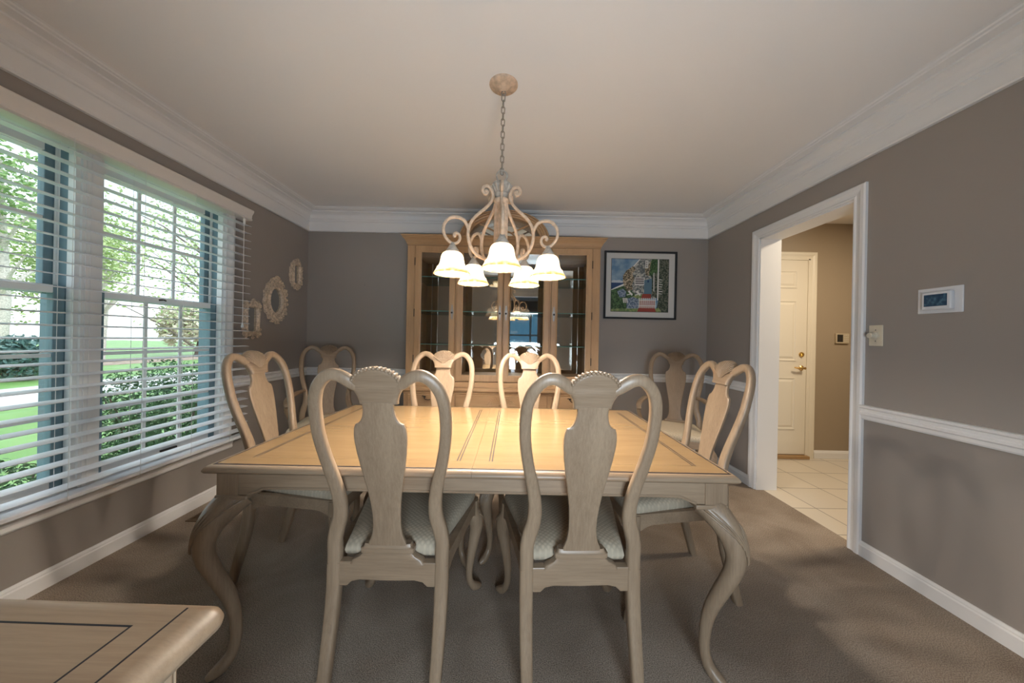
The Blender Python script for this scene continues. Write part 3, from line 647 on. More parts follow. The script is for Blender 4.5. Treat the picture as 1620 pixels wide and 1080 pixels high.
# ------------------------------------------------------------------ chairs
BT = [(.0, -.085), (.08, -.062), (.16, -.040), (.25, -.016), (.34, -.002), (.40, 0), (.45, 0), (.50, -.002), (.583, -.010), (.672, -.028), (.763, -.050), (.87, -.078), (.92, -.090), (.98, -.107), (1.03, -.124), (1.085, -.143)]
BTS = [(z, y) for z, y in smooth(BT, 5)]
def by_(z): return interp(BTS, z)
def chair(name, label, cat, arms=False, loc=(0, 0, 0), rz=0, group=None):
    t = thing(name, label, cat, loc, rz, group); k = 1.05 if arms else 1.0
    # hoop: both posts, the two loops and their inner ends
    hp = [(.178, .425, .046, .040), (.178, .46, .046, .040), (.178, .50, .046, .037), (.170, .54, .048, .034), (.158, .585, .047, .032), (.156, .64, .044, .031), (.166, .705, .040, .030), (.184, .785, .037, .030), (.196, .86, .036, .030),
          (.1985, .92, .036, .030), (.195, .972, .036, .030), (.183, 1.014, .036, .030), (.162, 1.044, .036, .030), (.138, 1.060, .036, .030), (.114, 1.060, .036, .030), (.094, 1.050, .037, .030), (.080, 1.040, .036, .029), (.068, 1.032, .034, .028), (.055, 1.028, .030, .026)]
    hs = smooth(hp, 5)
    for s in (-1, 1):
        m = MB(); m.sweep([(s * x * k, by_(z), z) for x, z, w, d in hs], [section(w, d, 14, 3.2) for x, z, w, d in hs]); m.build('back_post', W_Z, t, sm=60)
    # crest with scalloped shell
    cr = [(.972, .0575), (.980, .0575), (.990, .060), (1.0, .0635), (1.01, .069), (1.02, .0765), (1.03, .084), (1.04, .084), (1.048, .077), (1.056, .068), (1.064, .056), (1.071, .041), (1.077, .022), (1.079, .012)]
    m = MB(); m.loft([[(a * k, by_(z) + b - .001, z) for a, b in section(2 * w, (.031 if z < 1.03 else .026), 22, 5)] for z, w in cr]); c = m.build('crest', W_X, t, sm=45)
    m = MB(); N = 15
    for i in range(N):
        a = PI * (.12 + .76 * i / (N - 1)); ex, ez = .0735 * k * math.cos(a), 1.026 + .056 * math.sin(a)
        y1 = by_(ez)
        m.tube([(ex * .14, by_(1.0) + .0165, 1.002), (ex * .5, by_(1.02) + .0190, lerp(1.002, ez, .5)), (ex * .93, y1 + .0185, lerp(1.002, ez, .94)), (ex * 1.01, y1 + .011, ez + .001), (ex * 1.01, y1 - .010, ez + .001)], [.0010, .0022, .0039, .0046, .0046], 8)
        m.sphere((ex * .99, y1 - .0105, ez + .000), .0063, 10, 6, (1, 1.5, 1.05))
    m.build('shell_carving', W_Z, c, sm=60)['label'] = 'scalloped shell carving'
    # vase splat
    sp = [(.490, .062), (.500, .061), (.512, .055), (.530, .049), (.560, .045), (.60, .046), (.64, .049), (.672, .053), (.72, .061), (.763, .069), (.81, .0765), (.85, .0805), (.875, .081), (.895, .0785), (.905, .075), (.9085, .0735), (.911, .066), (.916, .060), (.924, .0545), (.935, .050), (.95, .047), (.965, .0465), (.978, .0475)]
    m = MB(); m.loft([[(a * k, by_(z) - .010 + b - .004 * math.sin(PI * (z - .49) / .49), z) for a, b in section(2 * w, .015, 20, 7)] for z, w in sp]); m.build('splat', W_Z, t, sm=40)
    m = MB(); m.loft([[(a * k, b - .002, z) for a, b in section(2 * w, d, 20, 7)] for z, w, d in ((.425, .125, .034), (.440, .115, .034), (.452, .092, .034), (.463, .083, .034), (.466, .088, .040), (.480, .088, .040), (.484, .079, .034), (.494, .076, .030))]); m.build('shoe', W_X, t, sm=35)
    # rear rail
    m = MB(); low = [(-.160, .352), (-.132, .352), (-.118, .366), (-.09, .372), (0, .370), (.09, .372), (.118, .366), (.132, .352), (.160, .352)]
    m.loft([[(x * k, -.014, .432), (x * k, .014, .432), (x * k, .014, z), (x * k, -.014, z)] for x, z in low]); m.build('rear_rail', W_X, t, sm=0, bevel=.003)
    # rear legs
    for s in (-1, 1):
        lp = smooth([(.178, .425, .046, .040), (.178, .36, .046, .041), (.178, .28, .044, .042), (.177, .18, .041, .040), (.175, .08, .038, .037), (.173, 0, .036, .035)], 4)
        m = MB(); m.sweep([(s * x * k, by_(z), z) for x, z, w, d in lp], [section(w, d, 14, 4) for x, z, w, d in lp]); m.build('leg', W_Z, t, sm=50)
    # seat frame rails
    fy, fw, rw = .455, .250 * k, .178 * k
    def rail(p0, p1, zt, ends, mid, bow=0):
        P0, P1 = Vector(p0), Vector(p1); L = (P1 - P0).length; u = (P1 - P0) / L; nn = Vector((u.y, -u.x)); rg = []
        for i in range(25):
            f = i / 24; q = P0 + (P1 - P0) * f + nn * (bow * 4 * f * (1 - f)); e = min(f, 1 - f) * L
            z = lerp(ends, mid, min(1, max(0, (e - .035) / .05)) ** .6)
            rg.append([(q.x, q.y, zt), (q.x - nn.x * .022, q.y - nn.y * .022, zt), (q.x - nn.x * .022, q.y - nn.y * .022, z), (q.x, q.y, z)])
        return rg
    m = MB(); m.loft(rail((rw + .012, 0.0), (fw, fy - .02), .440, .368, .392)).loft(rail((-fw, fy - .02), (-rw - .012, 0.0), .440, .368, .392)).loft(rail((fw - .005, fy), (-fw + .005, fy), .440, .368, .388, .012))
    m.build('seat_frame', W_X, t, sm=40)
    # cushion
    ol = []
    base = [(-.152 * k, .018), (.152 * k, .018), (.236 * k, fy - .05), (.236 * k, fy - .018), (.215 * k, fy + .002), (.10, fy + .012), (0, fy + .014), (-.10, fy + .012), (-.215 * k, fy + .002), (-.236 * k, fy - .018), (-.236 * k, fy - .05)]
    for i in range(len(base)):
        a, b = base[i], base[(i + 1) % len(base)]
        for j in range(4): ol.append((lerp(a[0], b[0], j / 4), lerp(a[1], b[1], j / 4)))
    cy = .235; m = MB()
    m.loft([[(x * f, cy + (y - cy) * f, z) for x, y in ol] for f, z in ((.97, .432), (1.0, .440), (1.015, .452), (1.0, .466), (.95, .477), (.85, .484), (.65, .489), (.35, .492), (.1, .4925))]); m.build('seat', FABRIC, t, sm=70)['label'] = 'woven pale grey upholstered seat'
    # front legs
    CLEG = [(0, .435, .056), (.002, .385, .060), (.012, .352, .066), (.019, .318, .065), (.018, .285, .058), (.010, .24, .049), (.001, .18, .039), (-.005, .12, .031), (-.004, .075, .029), (.004, .046, .031), (.016, .026, .036), (.030, .016, .033), (.043, .010, .018)]
    for s in (-1, 1):
        m = MB(); pts = cabriole(m, s * (fw - .024), fy - .030, s, 1, CLEG, 3.0, 14); lg = m.build('leg', W_Z, t, sm=50)
        knee_ribs(s * (fw - .024), fy - .030, s, 1, pts, .376, .300, 9, .0028, 1.2, .435, 3.0).build('knee_carving', W_Z, lg, sm=60)
    if arms:
        for s in (-1, 1):
            ap = smooth([(.176, -.020, .694, .034, .026), (.205, .03, .692, .044, .026), (.236, .09, .682, .050, .026), (.258, .16, .668, .050, .026), (.270, .225, .652, .046, .026), (.270, .272, .632, .040, .026), (.264, .290, .610, .034, .024)], 4)
            m = MB(); m.sweep([(s * x, y, z) for x, y, z, w, d in ap], [section(w, d, 12, 2.8) for x, y, z, w, d in ap], D=(0, 0, 1)); ar = m.build('armrest', W_Y, t, sm=60)
            up = smooth([(.238, .20, .385), (.243, .205, .44), (.250, .215, .50), (.262, .245, .55), (.270, .268, .59), (.268, .272, .625)], 4)
            m = MB(); m.sweep([(s * x, y, z) for x, y, z in up], section(.030, .030, 12, 3), D=(1, 0, 0)); m.build('arm_support', W_Z, ar, sm=60)
    return t
G1 = 'side chairs round the dining table'; G2 = 'armchairs in the back corners'
NRAIL = 1.120
c1 = chair('dining_chair', 'near left limed oak side chair seen from behind, back to camera', 'chair', False, (-.398, NRAIL - .003, 0), 0, G1)
def put(src, label, loc, rz, grp):
    o = copy_tree(src); o.location = loc; o.rotation_euler = (0, 0, rz); o['label'] = label; o['group'] = grp; return o
put(c1, 'near right limed oak side chair seen from behind, back to camera', (.238, NRAIL - .010, 0), math.radians(2.5), G1)
put(c1, 'far left limed oak side chair facing camera before the cabinet', (-.468, 2.17, 0), PI, G1)
put(c1, 'far right limed oak side chair facing camera before the cabinet', (.121, 2.20, 0), PI, G1)
put(c1, 'limed oak side chair at the table end beside the window blind', (-1.205, 1.735, 0), -PI / 2, G1)
put(c1, 'limed oak side chair at the table end nearest the doorway', (.950, 1.685, 0), PI / 2 + math.radians(2.5), G1)
a1 = chair('armchair', 'limed oak armchair in the left back corner by the mirrors', 'chair', True, (-1.62, 2.95, 0), PI + math.radians(27), G2)
put(a1, 'limed oak armchair in the right back corner under the cottage picture', (1.44, 2.95, 0), PI + math.radians(-27), G2)

# ------------------------------------------------------------------ serving table, bottom left
sv = thing('sideboard', 'limed oak sideboard corner in the near left foreground', 'sideboard', (-.994, .232, 0), math.radians(-.9))
sx0, sx1, sy0, sy1 = -.60, .590, -.24, .245
def rrect(x0, x1, y0, y1, r, n=5):
    q = []
    for cx, cy, a0 in ((x1 - r, y0 + r, -PI / 2), (x1 - r, y1 - r, 0), (x0 + r, y1 - r, PI / 2), (x0 + r, y0 + r, PI)):
        for i in range(n + 1): a = a0 + PI / 2 * i / n; q.append((cx + r * math.cos(a), cy + r * math.sin(a)))
    return q
m = MB()
m.loft([[(x, y, z) for x, y in rrect(sx0 - p, sx1 + p, sy0, sy1 + p, .014 + max(p, -.01))] for p, z in ((-.02, .765), (-.004, .766), (.008, .772), (.010, .780), (.006, .789), (-.004, .796), (-.012, .799), (-.018, .8))])
m.build('table_top', W_X, sv, sm=50)
n = MB(); z0, z1 = .7998, .8003
n.box(sx1 - .036, sx1 - .0335, sy0 + .03, sy1 - .012, z0, z1).box(sx0 + .05, sx1 - .078, sy1 - .044, sy1 - .0415, z0, z1).box(sx1 - .0785, sx1 - .076, sy0 + .03, sy1 - .0415, z0, z1)
n.build('inlay', INLAY, sv, sm=0)['label'] = 'dark inlay lines'
cs = MB().box(sx0 + .05, sx1 - .05, sy0 + .02, sy1 - .04, .12, .7655).build('case', W_X, sv, bevel=.003)
for s, cx in ((-1, sx0 + .055), (1, sx1 - .055)):
    for cy in (sy1 - .055, sy0 + .045):
        m = MB(); q = []
        for i in range(48):
            a = 2 * PI * i / 48; q.append((cx + (.030 - (.004 if i % 3 == 0 else 0)) * math.copysign(abs(math.cos(a)) ** .5, math.cos(a)), cy + (.030 - (.004 if i % 3 == 0 else 0)) * math.copysign(abs(math.sin(a)) ** .5, math.sin(a))))
        m.prism(q, lambda a, b: (a, b, 0), lambda a, b: (a, b, .757)); m.build('fluted_post', W_Z, sv, sm=30)
for i in range(3):
    xa = sx0 + .09 + i * .34; d = MB().box(xa, xa + .32, sy1 - .04, sy1 - .022, .60, .745).build('drawer', W_X, sv, bevel=.004)
    MB().tube([(xa + .12, sy1 - .022, .675), (xa + .125, sy1 - .005, .665), (xa + .16, sy1 - .002, .655), (xa + .195, sy1 - .005, .665), (xa + .20, sy1 - .022, .675)], .004).build('pull', SILVER, d)
    d = MB().box(xa, xa + .32, sy1 - .04, sy1 - .022, .14, .585).build('door', W_X, sv, bevel=.004)

# ------------------------------------------------------------------ china cabinet
CX = -.0928; FY = 3.05
cb = thing('china_cabinet', 'tall oak china cabinet with arched top and glass doors on the back wall', 'cabinet', (CX, FY, 0))
D = YB - .034 - FY                             # depth to just clear the chair rail
B = .878
# base
MB().box(-.87, .87, -.065, D, .07, .675).build('base_case', W_CAB, cb, bevel=.003)
MB().box(-.885, .885, -.085, D, .0, .08).build('plinth', W_CABX, cb, bevel=.006)
m = MB(); m.loft([[(-.87 - p, -.065 - p, z), (.87 + p, -.065 - p, z), (.87 + p, D, z), (-.87 - p, D, z)] for p, z in ((0, .672), (.006, .680), (.006, .690), (.020, .698), (.026, .706), (.026, .722), (.018, .730), (.004, .734), (-.02, .736), (-.02, .745), (-.036, .760), (-.045, .776))]); m.build('waist_moulding', W_CABX, cb, sm=25)
def pull(x, par):
    m = MB()
    for s in (-1, 1):
        m.lathe([(0, 0), (.011, .0), (.008, .004), (0, .006)], (0, 0, 0), 10) if False else None
        m.sphere((x + s * .032, -.090, .650), .009, 8, 6, (1.2, .5, 1)); m.tube([(x + s * .032, -.09, .65), (x + s * .048, -.089, .658), (x + s * .056, -.089, .651)], [.005, .004, .002], 6)
    m.tube(smooth([(x - .032, -.094, .650), (x - .028, -.104, .634), (x, -.106, .627), (x + .028, -.104, .634), (x + .032, -.094, .650)], 4), .0035, 6)
    return m.build('pull', DARKMETAL, par)
for xa, xb in ((-.83, -.455), (-.405, .405), (.455, .83)):
    d = MB().box(xa, xb, -.083, -.064, .560, .668).build('drawer', W_CABX, cb, bevel=.004)
    if xa > -.42 and xa < 0:
        m = MB()
        for i in range(19):
            a = PI * (i + .5) / 19; m.tube([(.018 * math.cos(a), -.084, .575 + .018 * math.sin(a)), (.125 * math.cos(a), -.086, .575 + .082 * math.sin(a))], [.0015, .0068], 6)
        m.tube([(.020 * math.cos(PI * i / 12), -.085, .575 + .020 * math.sin(PI * i / 12)) for i in range(13)], .006, 6)
        m.build('fan_carving', W_CABX, d, sm=60)['label'] = 'carved half round fan'
    else: pull((xa + xb) / 2, d)
    for q in ((xa, xb),) if xb - xa < .5 else ((xa, 0 - .002), (.002, xb)):
        dd = MB().box(q[0], q[1], -.083, -.064, .10, .545).build('base_door', W_CAB, cb, bevel=.004)
        MB().box(q[0] + .06, q[1] - .06, -.088, -.082, .16, .485).build('panel', W_CAB, dd, bevel=.004)
for s in (-1, 1): MB().box(s * .430 - .016, s * .430 + .016, -.080, -.064, .09, .672).build('pilaster', W_CAB, cb, bevel=.003)
# hutch case
zt, zb = 2.03, .776
m = MB()
m.box(-B, -B + .022, 0.012, D, zb, zt).box(B - .022, B, .012, D, zb, zt).box(-B, B, D - .012, D, zb, zt).box(-B, B, .012, D, zb, zb + .03).box(-B, B, .012, D, zt - .05, zt)
for s in (-1, 1): m.box(s * .4275 - .0085, s * .4275 + .0085, .0, .05, zb, zt)
m.box(-B, -.808, -.0, .03, zb, zt).box(.808, B, 0, .03, zb, zt).box(-B, B, 0.0, .03, 2.008, zt).box(-.005, .005, 0.02, .05, zb, zt)
for s in (-1, 1): m.box(s * .43 - .008, s * .43 + .008, .05, .24, zb, zt)
m.build('hutch_case', W_CAB, cb, sm=0, bevel=.002)
MB().box(-B + .022, B - .022, D - .016, D - .0125, zb + .03, zt - .05).build('mirror_back', MIRROR, cb, sm=0)['label'] = 'mirrored back panel'
for z in (1.108, 1.417, 1.735):
    for xa, xb in ((-.852, -.440), (-.420, .420), (.440, .852)):
        s = MB().box(xa, xb, .062, D - .02, z, z + .007).build('shelf', SHELFGLASS, cb, sm=0)
        MB().box(xa, xb, .060, .062, z, z + .007).build('shelf_edge', SHELFEDGE, s, sm=0)
# doors
for i, (xa, xb, g0, g1, hs) in enumerate(((-.803, -.436, -.745, -.489, 1), (-.420, -.004, -.365, -.052, 1), (.004, .420, .060, .365, -1), (.436, .803, .494, .770 - .02, -1))):
    z0, z1, q0, q1 = .782, 2.005, .842, 1.944
    m = MB()
    m.loft([[(a, y, b) for a, b in r] for r, y in (([(xa, z0), (xb, z0), (xb, z1), (xa, z1)], .0), ([(xa, z0), (xb, z0), (xb, z1), (xa, z1)], -.016), ([(xa + .004, z0 + .004), (xb - .004, z0 + .004), (xb - .004, z1 - .004), (xa + .004, z1 - .004)], -.020),
            ([(g0 - .012, q0 - .012), (g1 + .012, q0 - .012), (g1 + .012, q1 + .012), (g0 - .012, q1 + .012)], -.020), ([(g0 - .004, q0 - .004), (g1 + .004, q0 - .004), (g1 + .004, q1 + .004), (g0 - .004, q1 + .004)], -.015), ([(g0, q0), (g1, q0), (g1, q1), (g0, q1)], -.014), ([(g0, q0), (g1, q0), (g1, q1), (g0, q1)], .0))], caps=False)
    # back face ring
    m.add([(xa, 0, z0), (xb, 0, z0), (xb, 0, z1), (xa, 0, z1), (g0, 0, q0), (g1, 0, q0), (g1, 0, q1), (g0, 0, q1)], [(0, 1, 5, 4), (1, 2, 6, 5), (2, 3, 7, 6), (3, 0, 4, 7)])
    d = m.build('door', W_CAB, cb, sm=0)
    g = MB(); b_ = .022
    R = lambda i_, y: [(g0 + i_, y, q0 + i_), (g1 - i_, y, q0 + i_), (g1 - i_, y, q1 - i_), (g0 + i_, y, q1 - i_)]
    g.loft([R(-.002, -.006), R(0, -.008), R(b_, -.0105), ], caps=False).add(R(b_, -.0105), [(0, 1, 2, 3)])
    g.build('glass_pane', CABGLASS, d, sm=0)['label'] = 'bevelled glass pane'
    hx_ = (xb - .024) if hs > 0 else (xa + .024); zc = 1.405
    e = MB(); sil = [(0, .070), (.007, .062), (.004, .052), (.010, .043), (.005, .033), (.012, .020), (.013, .005), (.013, -.010), (.007, -.022), (.010, -.034), (.004, -.042), (.008, -.054), (.0, -.066)]
    e.prism([(x, z) for x, z in sil] + [(-x, z) for x, z in reversed(sil[1:-1])], lambda x, z: (hx_ + x, -.020, zc + z), lambda x, z: (hx_ + x, -.024, zc + z))
    h = e.build('escutcheon', SILVER, d, sm=0); h['label'] = 'ornate silver escutcheon plate'
    MB().lathe([(0, 0), (.004, 0), (.004, .008), (.009, .014), (.007, .02), (0, .022)], n=12).build('knob', DARKMETAL, h, loc=(hx_, -.024, zc - .004)).rotation_euler = (PI / 2, 0, 0)
    hxx = xa - .001 if hs > 0 else xb + .001
    if i in (0, 3):
        for z in (.98, 1.395, 1.86): MB().tube([(hxx, -.019, z - .035), (hxx, -.019, z + .035)], .004, 6).build('hinge', DARKMETAL, d)
# cornice
CO = [(0, 2.012), (.004, 2.012), (.004, 2.026), (.010, 2.030), (.014, 2.040), (.024, 2.058), (.036, 2.070), (.040, 2.073), (.040, 2.084), (.050, 2.088), (.050, 2.098), (.0, 2.100)]
m = MB(); m.loft([[(-B - p, -p, z), (B + p, -p, z), (B + p, D, z), (-B - p, D, z)] for p, z in CO]); m.build('cornice', W_CABX, cb, sm=25)
# arched pediment with glazed fanlight
def arc(a, b, n=40): return [(a * math.cos(PI * i / n), b * math.sin(PI * i / n)) for i in range(n, -1, -1)]
m = MB(); AP = [(1.00, .12), (1.00, -.015), (1.0, -.040), (.985, -.050), (.965, -.050), (.955, -.036), (.935, -.034), (.925, -.044), (.90, -.044), (.89, -.028), (.86, -.024), (.845, -.016), (.80, -.014), (.79, -.002), (.79, .12)]
zc = 2.080; A_, B_ = .405, .255; rings = []
for i in range(49):
    th = PI * (1 - i / 48); rings.append([(A_ * f * math.cos(th), y, zc + B_ * (f if f > .9 else lerp(f, f - .02, (.9 - f) / .1)) * math.sin(th)) for f, y in AP])
m.loft(rings); m.build('arched_pediment', W_CABX, cb, sm=30)
fa, fb = A_ * .785, B_ * .765
m = MB()
for i in range(1, 4):
    th = PI * i / 4; m.sweep([(fa * .28 * math.cos(th), .008, zc + .02 + fb * .28 * math.sin(th)), (fa * 1.02 * math.cos(th), .008, zc + .02 * 0 + fb * 1.02 * math.sin(th))], section(.014, .016, 8, 4))
m.sweep([(fa * .28 * math.cos(PI * i / 16), .008, zc + .02 + fb * .28 * math.sin(PI * i / 16)) for i in range(17)], section(.014, .018, 8, 4))
m.build('fanlight_spokes', W_CABX, cb, sm=40)
m = MB(); q = [(fa * 1.02 * math.cos(PI * i / 32), fb * 1.02 * math.sin(PI * i / 32)) for i in range(33)]
m.prism(q, lambda x, z: (x, .022, zc + z), lambda x, z: (x, .025, zc + z)); m.build('fanlight_glass', CABGLASS, cb, sm=0)
m = MB(); m.prism([(x * 1.01, z * 1.01) for x, z in q], lambda x, z: (x, .110, zc + z), lambda x, z: (x, .114, zc + z)); m.build('fanlight_back', MIRROR, cb, sm=0)

# ------------------------------------------------------------------ chandelier
CHX, CHY = -.070, 1.668
ch = thing('chandelier', 'cream scrollwork chandelier with five lit bell shades hanging over the table', 'chandelier', (CHX, CHY, 2.44))
ZT = 2.44
def zz(z): return z - ZT
MB().lathe([(.071, 0), (.071, -.004), (.066, -.010), (.045, -.018), (.030, -.022), (.024, -.028), (.012, -.034), (.0, -.035)][::-1], n=36).build('canopy', CHAND, ch, sm=40)
MB().tube([(.010 * math.cos(2 * PI * i / 16), 0, -.044 + .012 * math.sin(2 * PI * i / 16)) for i in range(16)], .0028, 6, closed=True).build('canopy_loop', SILVER, ch)
zl = -.050; k = 0; lk = None
CHM = plain('weathered_chain', (.34, .30, .25), .45, metal=.4)
while zl > zz(2.020):
    path = []
    for i in range(20):
        a = 2 * PI * i / 20; path.append((.0085 * math.cos(a), 0, -.017 + (.0085 * math.sin(a) + math.copysign(.0095, math.sin(a)))))
    if lk is None: lk = MB().tube(path, .0025, 6, closed=True).build('chain_link', CHM, ch, sm=60); o = lk
    else: o = lk.copy(); C.objects.link(o); o.parent = ch
    o.location = (0, 0, zl); o.rotation_euler = (0, 0, (k % 2) * PI / 2 + .35); zl -= .0305; k += 1
MB().tube([(.026 * math.cos(2 * PI * i / 28), 0, zz(1.984) + .028 * math.sin(2 * PI * i / 28)) for i in range(28)], .0042, 8, closed=True).build('hanging_ring', CHGREY, ch, sm=60)
m = MB(); m.lathe([(0, zz(1.956)), (.014, zz(1.954)), (.018, zz(1.948)), (.046, zz(1.944)), (.048, zz(1.938)), (.044, zz(1.925)), (.034, zz(1.905)), (.030, zz(1.897)), (.036, zz(1.893)), (.034, zz(1.886)), (.025, zz(1.878)), (.026, zz(1.866))][::-1], n=32)
for i in range(12):
    a = 2 * PI * i / 12; m.tube([(.031 * math.cos(a), .031 * math.sin(a), zz(1.902)), (.042 * math.cos(a), .042 * math.sin(a), zz(1.92)), (.049 * math.cos(a), .049 * math.sin(a), zz(1.938))], [.004, .006, .004], 6)
m.build('capital', CHGREY, ch, sm=50)
m = MB(); m.lathe([(.026, zz(1.870)), (.037, zz(1.866)), (.039, zz(1.858)), (.036, zz(1.850)), (.033, zz(1.844))][::-1], n=32); m.lathe([(.0345, zz(1.846)), (.0345, zz(1.60))][::-1], n=32, flute=1, fd=.0055)
m.lathe([(.034, zz(1.602)), (.038, zz(1.594)), (.036, zz(1.580)), (.026, zz(1.566)), (.018, zz(1.552)), (.016, zz(1.542)), (.008, zz(1.532)), (0, zz(1.528))][::-1], n=32); m.build('column', CHAND, ch, sm=40)
stem = [(.062, 1.892), (.066, 1.905), (.079, 1.909), (.089, 1.899), (.088, 1.884), (.076, 1.877)]
S1 = [(.083, 1.893), (.079, 1.897), (.073, 1.892), (.077, 1.882), (.088, 1.882), (.097, 1.895), (.092, 1.912), (.076, 1.920), (.058, 1.913), (.047, 1.893), (.046, 1.868), (.060, 1.836), (.085, 1.808), (.112, 1.782), (.140, 1.752), (.159, 1.716), (.166, 1.676), (.160, 1.636), (.142, 1.600), (.112, 1.574), (.075, 1.562), (.032, 1.566)]
S2 = [(.164, 1.692), (.172, 1.715), (.190, 1.738), (.220, 1.746), (.252, 1.738), (.276, 1.712), (.284, 1.682), (.277, 1.652), (.258, 1.628), (.237, 1.619), (.216, 1.626), (.205, 1.645), (.209, 1.664), (.224, 1.670), (.234, 1.660), (.229, 1.650)]
S3 = [(.036, 1.60), (.050, 1.64), (.075, 1.652), (.092, 1.634), (.086, 1.612), (.068, 1.612), (.068, 1.626)]
RS = .239
for a_i in range(5):
    ang = -PI / 2 + math.radians(4) + a_i * 2 * PI / 5; ca, sa = math.cos(ang), math.sin(ang)
    def P3(r, z): return (r * ca, r * sa, zz(z))
    m = MB(); Dd = (-sa, ca, 0)
    for S, w0 in ((S1, .0155), (S2, .0155)):
        q = smooth(S, 5); N = len(q)
        m.sweep([P3(r, z) for r, z in q], [section(w0 * (1 if S is S1 else lerp(1, .8, i / N)), .015, 10, 3) for i in range(N)], D=Dd)
    for rr, zq in ((.080, 1.893), (.230, 1.657)): m.sphere(P3(rr, zq), .009, 8, 6)
    ar = m.build('arm', CHAND, ch, sm=60)
    c = MB(); c.lathe([(.0, 1.624), (.010, 1.622), (.014, 1.610), (.022, 1.598), (.030, 1.586), (.034, 1.578), (.034, 1.568), (.0, 1.566)][::-1], (0, 0, -1.474), 24); c.build('fitter_cap', CHGREY, ar, sm=40, loc=(RS * ca, RS * sa, zz(1.474)))
    SHP = [(.030, .104), (.040, .101), (.049, .090), (.054, .074), (.057, .056), (.062, .042), (.067, .034), (.0715, .031), (.072, .026), (.080, .012), (.087, .0)]
    s = MB(); outer = smooth(SHP, 3); inner = [(r - .003, z - .001) for r, z in outer]
    s.lathe(outer + inner[::-1], n=40, caps=False); s.build('lamp_shade', SHADE, ar, sm=60, loc=(RS * ca, RS * sa, zz(1.474)))['label'] = 'lit frosted bell glass shade'
    bb = MB().sphere((0, 0, .045), .022, 12, 8, (1, 1, 1.25)).build('bulb', BULB, ar, loc=(RS * ca, RS * sa, zz(1.474)))
    lt = bpy.data.lights.new('bulb_light', 'POINT'); lt.energy = BULB_W; lt.color = BULB_C; lt.shadow_soft_size = .03
    lo = bpy.data.objects.new('bulb_light', lt); C.objects.link(lo); lo.parent = ar; lo.location = (RS * ca, RS * sa, zz(1.474) + .045)
# ------------------------------------------------------------------ outdoors
def leafy(name, col, c2):
    m, nt, b = nm(name); L = nt.links.new
    oi = nt.nodes.new('ShaderNodeTexCoord'); n = nt.nodes.new('ShaderNodeTexNoise'); n.inputs['Scale'].default_value = 9; n.inputs['Detail'].default_value = 2
    r = nt.nodes.new('ShaderNodeValToRGB'); r.color_ramp.elements[0].position = .35; r.color_ramp.elements[1].position = .65; r.color_ramp.elements[0].color = (*col, 1); r.color_ramp.elements[1].color = (*c2, 1)
    L(oi.outputs['Object'], n.inputs['Vector']); L(n.outputs['Fac'], r.inputs['Fac']); L(r.outputs['Color'], b.inputs['Base Color']); b.inputs['Roughness'].default_value = .55
    return m
LF_SHRUB = leafy('shrub_leaf', (.035, .10, .04), (.13, .25, .10)); LF_SPRING = leafy('spring_leaf', (.34, .45, .16), (.5, .58, .30)); LF_TREE = leafy('tree_leaf', (.16, .30, .10), (.34, .46, .18)); LF_CON = leafy('spruce_needle', (.05, .12, .11), (.12, .22, .20)); LF_PINK = leafy('budding_leaf', (.62, .55, .44), (.68, .66, .50))
BARK = plain('pale_bark', (.55, .50, .45), .9, var=.3, vscale=20); BARKD = plain('dark_bark', (.16, .12, .10), .9)
GZ = -.45
LAWN = leafy('lawn_grass', (.14, .29, .07), (.20, .36, .11)); LAWN.node_tree.nodes['Noise Texture'].inputs['Scale'].default_value = 1.2
struct(MB().box(-70, XL - .16, -40, 60, GZ - .1, GZ).build('lawn', LAWN, sm=0), 'green front lawn outside the window', 'lawn')
struct(MB().box(-13.5, -10.2, -40, 60, GZ, GZ + .02).build('driveway', plain('pale_asphalt', (.55, .54, .54), .9), sm=0), 'pale driveway crossing the lawn', 'driveway')
struct(MB().box(-23, -19, -40, 60, GZ, GZ + .02).build('mulch_bed', plain('mulch', (.36, .27, .22), .95, var=.3, vscale=3), sm=0), 'brown mulch strip under the far trees', 'garden bed')
rnd = random.Random(11)
def leaves(m, c, rad, n, size, hollow=.55):
    for _ in range(n):
        while True:
            p = Vector((rnd.uniform(-1, 1), rnd.uniform(-1, 1), rnd.uniform(-1, 1)))
            if hollow < p.length < 1: break
        q = Vector((c[0] + p.x * rad[0], c[1] + p.y * rad[1], c[2] + p.z * rad[2]))
        a = Vector((rnd.gauss(0, 1), rnd.gauss(0, 1), rnd.gauss(0, .6))).normalized(); b = a.cross(Vector((rnd.gauss(0, 1), rnd.gauss(0, 1), rnd.gauss(0, 1)))).normalized()
        s = size * rnd.uniform(.6, 1.3); a *= s; b *= s * .45
        m.add([q - a, q + b, q + a, q - b], [(0, 1, 2, 3)])
def shrub(label, x, y, top, rad, mat, n, size, grp=None, name='shrub'):
    t = thing(name, label, 'shrub', (x, y, GZ), 0, grp); m = MB()
    h = top - GZ
    leaves(m, (0, 0, h * .5), (rad[0], rad[1], h * .5), n, size, .45); leaves(m, (0, 0, h * .42), (rad[0] * .6, rad[1] * .6, h * .4), n // 3, size * 1.2, 0)
    m.build('foliage', mat, t, sm=0)
    s = MB()
    for _ in range(9):
        a = rnd.uniform(0, 6.28); s.tube([(0, 0, 0), (rad[0] * .3 * math.cos(a), rad[1] * .3 * math.sin(a), h * .4), (rad[0] * .6 * math.cos(a), rad[1] * .6 * math.sin(a), h * .8)], [.02, .013, .006], 5)
    s.build('stem', BARKD, t)
shrub('tall dark green shrub right outside the right hand window', -3.15, 3.05, .93, (.62, .62), LF_SHRUB, 14000, .017, 'shrubs below the window')
shrub('dark green shrub behind the first one toward the far window edge', -3.45, 4.45, .90, (.68, .68), LF_SHRUB, 10000, .019, 'shrubs below the window')
